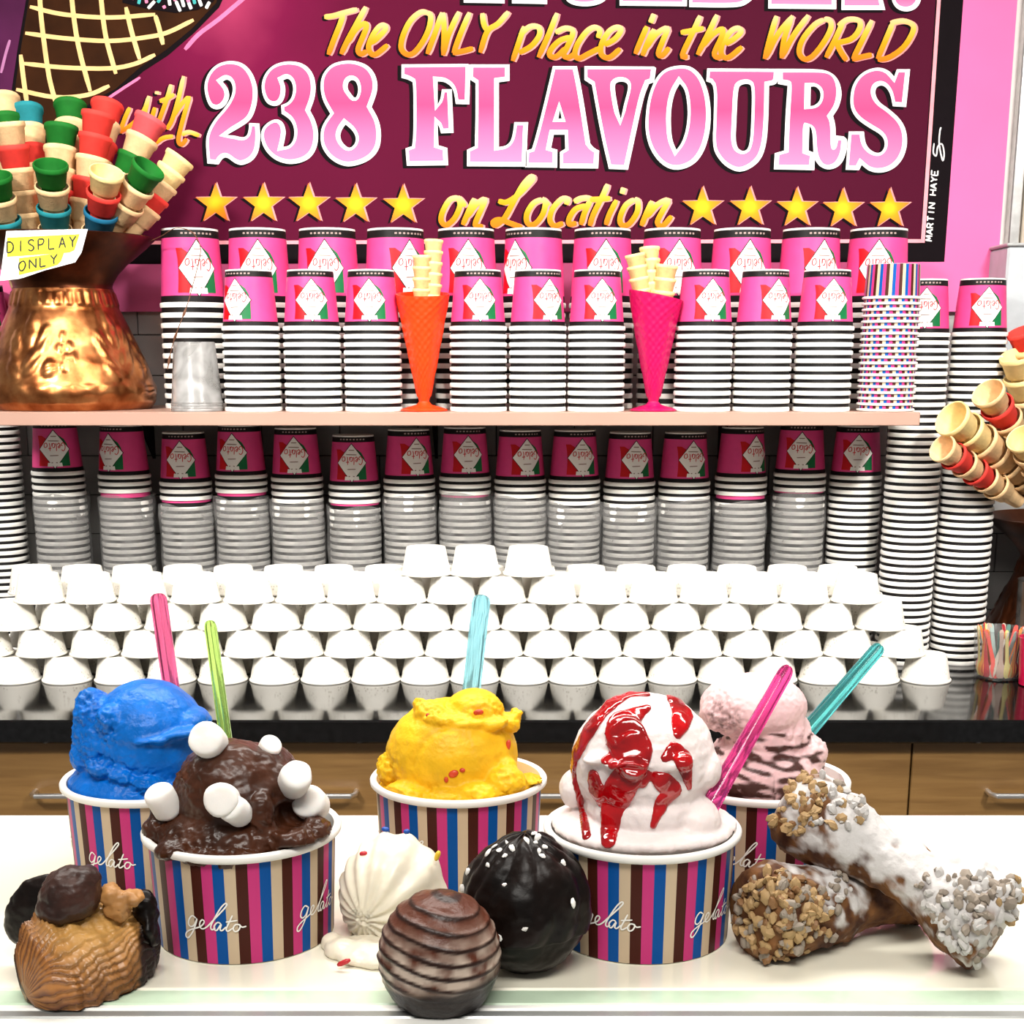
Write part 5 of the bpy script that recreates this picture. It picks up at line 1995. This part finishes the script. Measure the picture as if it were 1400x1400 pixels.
# melted foot
parts = []
for (px, py, r_) in ((500, 1302, 42), (470, 1300, 26), (520, 1306, 40), (455, 1292, 16), (540, 1300, 40)):
    c = G(px, py, ZG + .001)
    parts.append(ellipsoid(c + Vector((0, 0, .0008)), (r_ * mw, r_ * mw * 1.1, .0055)))
V, Nn, F = fuse(parts, .0009, 2)
V = [Vector((v.x, v.y, max(ZG + .0003, v.z + .0008 * fbm(v, 150)))) for v in V]
mk('melted_foot', V, F, wht_m, parent=ow, loc='world', angle=180)
spk = {'red': M('sprinkle_red', (.5, .02, .03), .4), 'blue': M('sprinkle_blue', (.01, .08, .40), .4), 'yellow': M('sprinkle_yellow', (.8, .5, .03), .4)}
for (px, py, ro, L, cn) in ((497, 1167, 10, 10, 'red'), (470, 1316, 25, 18, 'red'), (527, 1134, -10, 10, 'blue'), (556, 1137, 10, 8, 'blue'), (598, 1170, 70, 14, 'yellow')):
    r = tw.ray_cast(CAM, ray(px, py).normalized())
    h = r[0] if r[0] else (G(px, py, ZG + .004) if py > 1300 else P(px, py, .672 - .01))
    d = Matrix.Rotation(R(-ro), 3, 'Y') @ Vector((1, 0, 0))
    V, F = tube([h - d * L / 2 * mw, h - d * L / 4 * mw, h + d * L / 4 * mw, h + d * L / 2 * mw], [.0007, .0013, .0013, .0007], 8)
    mk('sprinkle', V, F, spk[cn], parent=ow, loc='world', angle=180)

# ================================================================== LAYERED PASTRY
def pastry():
    Y = .614
    left, right = G(36, 1362, ZG + .005), P(213, 1258, Y + .018)
    c = (left + right) / 2
    ax = (right - left)
    L = ax.length / 2
    ax.normalize()
    up = Vector((0, 0, 1))
    fr_ = ax.cross(up).normalized()
    if fr_.y > 0:
        fr_ = -fr_
    u2 = fr_.cross(ax).normalized()
    if u2.z < 0:
        u2 = -u2
    m = mpp(c)
    V, F, col = [], [], []
    nl, na = 110, 260
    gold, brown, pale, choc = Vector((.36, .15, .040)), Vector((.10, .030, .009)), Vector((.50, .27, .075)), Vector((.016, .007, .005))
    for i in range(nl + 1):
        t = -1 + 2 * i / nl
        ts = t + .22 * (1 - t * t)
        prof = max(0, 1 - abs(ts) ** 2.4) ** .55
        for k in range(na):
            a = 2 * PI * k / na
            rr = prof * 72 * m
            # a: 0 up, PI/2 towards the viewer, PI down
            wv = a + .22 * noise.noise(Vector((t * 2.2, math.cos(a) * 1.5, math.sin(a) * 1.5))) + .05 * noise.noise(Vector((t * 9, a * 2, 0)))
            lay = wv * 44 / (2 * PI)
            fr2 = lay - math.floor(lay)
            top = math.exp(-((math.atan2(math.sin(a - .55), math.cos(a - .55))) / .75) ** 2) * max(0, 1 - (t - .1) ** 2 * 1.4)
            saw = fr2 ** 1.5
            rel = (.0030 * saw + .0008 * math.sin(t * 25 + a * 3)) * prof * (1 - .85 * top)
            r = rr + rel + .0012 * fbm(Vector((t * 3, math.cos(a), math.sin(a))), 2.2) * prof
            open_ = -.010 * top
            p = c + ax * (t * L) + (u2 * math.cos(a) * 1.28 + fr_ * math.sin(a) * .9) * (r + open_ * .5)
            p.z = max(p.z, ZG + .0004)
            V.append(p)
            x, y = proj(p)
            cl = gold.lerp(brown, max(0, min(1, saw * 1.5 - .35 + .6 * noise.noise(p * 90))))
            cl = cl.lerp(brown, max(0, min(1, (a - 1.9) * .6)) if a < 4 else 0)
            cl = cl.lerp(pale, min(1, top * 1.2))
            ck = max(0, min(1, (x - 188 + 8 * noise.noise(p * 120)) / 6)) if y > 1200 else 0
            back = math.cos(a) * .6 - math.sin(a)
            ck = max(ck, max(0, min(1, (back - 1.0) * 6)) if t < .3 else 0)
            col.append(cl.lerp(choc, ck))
    for i in range(nl):
        for k in range(na):
            j = (k + 1) % na
            F.append((i * na + k, i * na + j, (i + 1) * na + j, (i + 1) * na + k))
    t_ = thing('shell_pastry', (c.x, c.y, ZG), 'golden layered shell pastry with chocolate-dipped ends at the far left', 'pastry')
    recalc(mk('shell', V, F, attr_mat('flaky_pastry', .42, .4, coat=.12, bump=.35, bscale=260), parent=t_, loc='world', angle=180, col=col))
    tree = BVHTree.FromPolygons(V, F)
    # loose outer leaves of pastry
    lm = attr_mat('pastry_leaf', .45, .4, bump=.3, bscale=260)
    # chocolate cap
    Yc = Y - .012
    parts = [ellipsoid(P(96, 1222, Yc), (44 * m, 40 * m, 38 * m), Matrix.Rotation(R(-20), 3, 'Y')), ellipsoid(P(118, 1208, Yc), (22 * m, 30 * m, 24 * m)), ellipsoid(P(80, 1240, Yc - .004), (28 * m, 30 * m, 22 * m))]
    V, Nn, F = fuse(parts, .0010, 3)
    V = [v + n * (.0016 * fbm(v, 70) + .0005 * fbm(v, 300)) for v, n in zip(V, Nn)]
    mk('chocolate_cap', V, F, M('milk_chocolate', (.040, .014, .009), .42, spec=.4, var=.35, scale=70, bump=.25, bscale=200), parent=t_, loc='world', angle=180)
    # cream ruffle between cap and dipped end
    parts = [ellipsoid(P(x, y, Yc + .004), (r_ * m, 18 * m, r_ * m * .8)) for x, y, r_ in ((150, 1222, 17), (168, 1232, 15), (182, 1228, 14), (160, 1245, 18))]
    V, Nn, F = fuse(parts, .0010, 2)
    V = [v + n * .0016 * fbm(v, 170) for v, n in zip(V, Nn)]
    mk('cream_ruffle', V, F, M('baked_cream', (.36, .17, .05), .5, var=.2, scale=60), parent=t_, loc='world', angle=180)
    parts = [ellipsoid(P(x, y, Y + dy), (rx * m, 20 * m, rz * m)) for x, y, rx, rz, dy in ((200, 1245, 18, 26, .004), (206, 1270, 10, 22, 0), (211, 1286, 4, 8, 0), (195, 1232, 14, 12, .004))]
    V, Nn, F = fuse(parts, .0010, 2)
    V = [v + n * .0014 * fbm(v, 150) for v, n in zip(V, Nn)]
    mk('dipped_tip', V, F, dark_m, parent=t_, loc='world', angle=180)
    parts = [ellipsoid(P(x, y, Y + .016), (rx * m, 20 * m, rz * m), Matrix.Rotation(R(ro), 3, 'Y')) for x, y, rx, rz, ro in ((66, 1244, 60, 52, -30), (52, 1258, 50, 46, -20))]
    V, Nn, F = fuse(parts, .0010, 2)
    V = [v + n * .0010 * fbm(v, 100) for v, n in zip(V, Nn)]
    mk('dipped_side', V, F, dark_m, parent=t_, loc='world', angle=180)


pastry()

# ================================================================== CANNOLI
nut_ms = [M('nut_pale', (.42, .27, .12), .6, var=.2, scale=300), M('nut_tan', (.24, .12, .045), .6, var=.25, scale=300), M('nut_grey', (.30, .25, .20), .7, var=.2, scale=300)]


def cannolo(pa, pb, radii, sugar, label, seedn, nut_spots):
    random.seed(seedn)
    ax = (pb - pa)
    L = ax.length
    ax.normalize()
    up = Vector((0, 0, 1))
    sd = ax.cross(up).normalized()
    u2 = sd.cross(ax).normalized()
    n, seg = 100, 120
    V, F, col = [], [], []
    br_, bk = Vector((.20, .085, .028)), Vector((.055, .018, .008))
    wh = Vector((.56, .54, .53))

    def rad(t):
        for (t0, r0), (t1, r1) in zip(radii, radii[1:]):
            if t0 <= t <= t1:
                k = (t - t0) / (t1 - t0)
                k = k * k * (3 - 2 * k)
                return r0 + (r1 - r0) * k
        return radii[-1][1]
    for i in range(n + 1):
        t = i / n
        end = min(1, max(0, t / .035)) * min(1, max(0, (1 - t) / .035))
        r0 = rad(t) * (max(1e-4, 1 - (1 - end) ** 2) ** .5 if end < 1 else 1)
        for k in range(seg):
            a = 2 * PI * k / seg
            d = u2 * math.cos(a) + sd * math.sin(a)
            p = pa + ax * (L * t) + d * r0
            bub = max(0, noise.noise(p * 130)) ** 2 * .0036 - .0034 * max(0, noise.noise(p * 90 + Vector((5, 2, 1))) - .32)
            q = p + d * (.0007 * fbm(p, 200) + bub + .0009 * fbm(p, 60))
            q.z = max(q.z, ZG + .0003)
            V.append(q)
            s = d.z * .7 + sugar(t) - .12 + .85 * fbm(p, 110, 4) - 4 * max(0, noise.noise(p * 90 + Vector((5, 2, 1))) - .30)
            k2 = max(0, min(1, s * 1.6))
            shell = br_.lerp(bk, max(0, min(1, .5 + fbm(p, 90))))
            col.append(shell.lerp(wh, k2))
    for i in range(n):
        for k in range(seg):
            j = (k + 1) % seg
            F.append((i * seg + k, i * seg + j, (i + 1) * seg + j, (i + 1) * seg + k))
    c = (pa + pb) / 2
    t_ = thing('cannolo', (c.x, c.y, ZG), label, 'cannolo', 'cannoli on the counter')
    recalc(mk('shell', V, F, attr_mat('sugared_shell', .7, .25, bump=.5, bscale=420), parent=t_, loc='world', angle=180, col=col))
    tree = BVHTree.FromPolygons(V, F)
    bases = []
    E0, F0 = ellipsoid((0, 0, 0), (1, .8, .62), None, 7, 5)
    for m in nut_ms + [M('sugared_nut', (.52, .50, .48), .8, var=.1, scale=300)]:
        vv = [v * (1 + .4 * noise.noise(v * 2.5 + Vector((len(bases) * 3, 0, 0)))) for v in E0]
        bases.append(proto('nut_piece', vv, F0, m, angle=35))
    mm = mpp(c)
    for (cx, cy, rx, ry, cnt, mix, sz) in nut_spots:
        for _ in range(cnt):
            g, q_ = random.uniform(0, 6.283), random.random() ** .5
            r = tree.ray_cast(CAM, ray(cx + math.cos(g) * q_ * rx, cy + math.sin(g) * q_ * ry).normalized())
            if not r[0]:
                continue
            s = sz * mm * random.uniform(.55, 1.25)
            b = random.choice(mix)
            o = inst('nut_piece', bases[b], t_, Vector(r[0]) + r[1] * s * .25 - t_.location)
            o.rotation_euler = (random.uniform(0, 6), random.uniform(0, 6), random.uniform(0, 6))
            o.scale = (s, s, s)
    return t_


mB = .00036
paB, pbB = P(1022, 1250, .640), P(1262, 1222, .683)
cannolo(paB, pbB, [(0, 58 * mB), (.12, 66 * mB), (.35, 58 * mB), (.65, 38 * mB), (1, 40 * mB)], lambda t: -.75 + 1.0 * math.exp(-((t - .42) / .2) ** 2), 'lower cannolo with chopped nuts on its near end', 5,
        [(1062, 1250, 60, 60, 150, [0, 0, 1, 2, 0], 8.5), (1105, 1255, 44, 46, 50, [0, 2, 2, 1], 7.5), (1125, 1215, 45, 30, 26, [2, 3, 2], 6.5)])
paA, pbA = P(1072, 1096, .685), P(1372, 1272, .620)
cannolo(paA, pbA, [(0, 44 * mB), (.10, 60 * mB), (.24, 58 * mB), (.48, 38 * mB), (.62, 40 * mB), (.85, 64 * mB), (.96, 66 * mB), (1, 52 * mB)], lambda t: .10 + .5 * min(1, t * 3.5), 'upper cannolo dusted with powdered sugar lying across the other', 9,
        [(1085, 1090, 40, 50, 85, [0, 0, 0, 1], 8), (1140, 1090, 50, 44, 50, [3, 2, 3, 0], 8), (1180, 1085, 26, 30, 14, [2, 3], 8), (1340, 1255, 64, 60, 110, [3, 2, 2, 3], 8.5), (1290, 1225, 40, 36, 26, [3, 3, 2], 7), (1385, 1230, 22, 30, 18, [2, 0, 3], 9)])
random.seed(3)
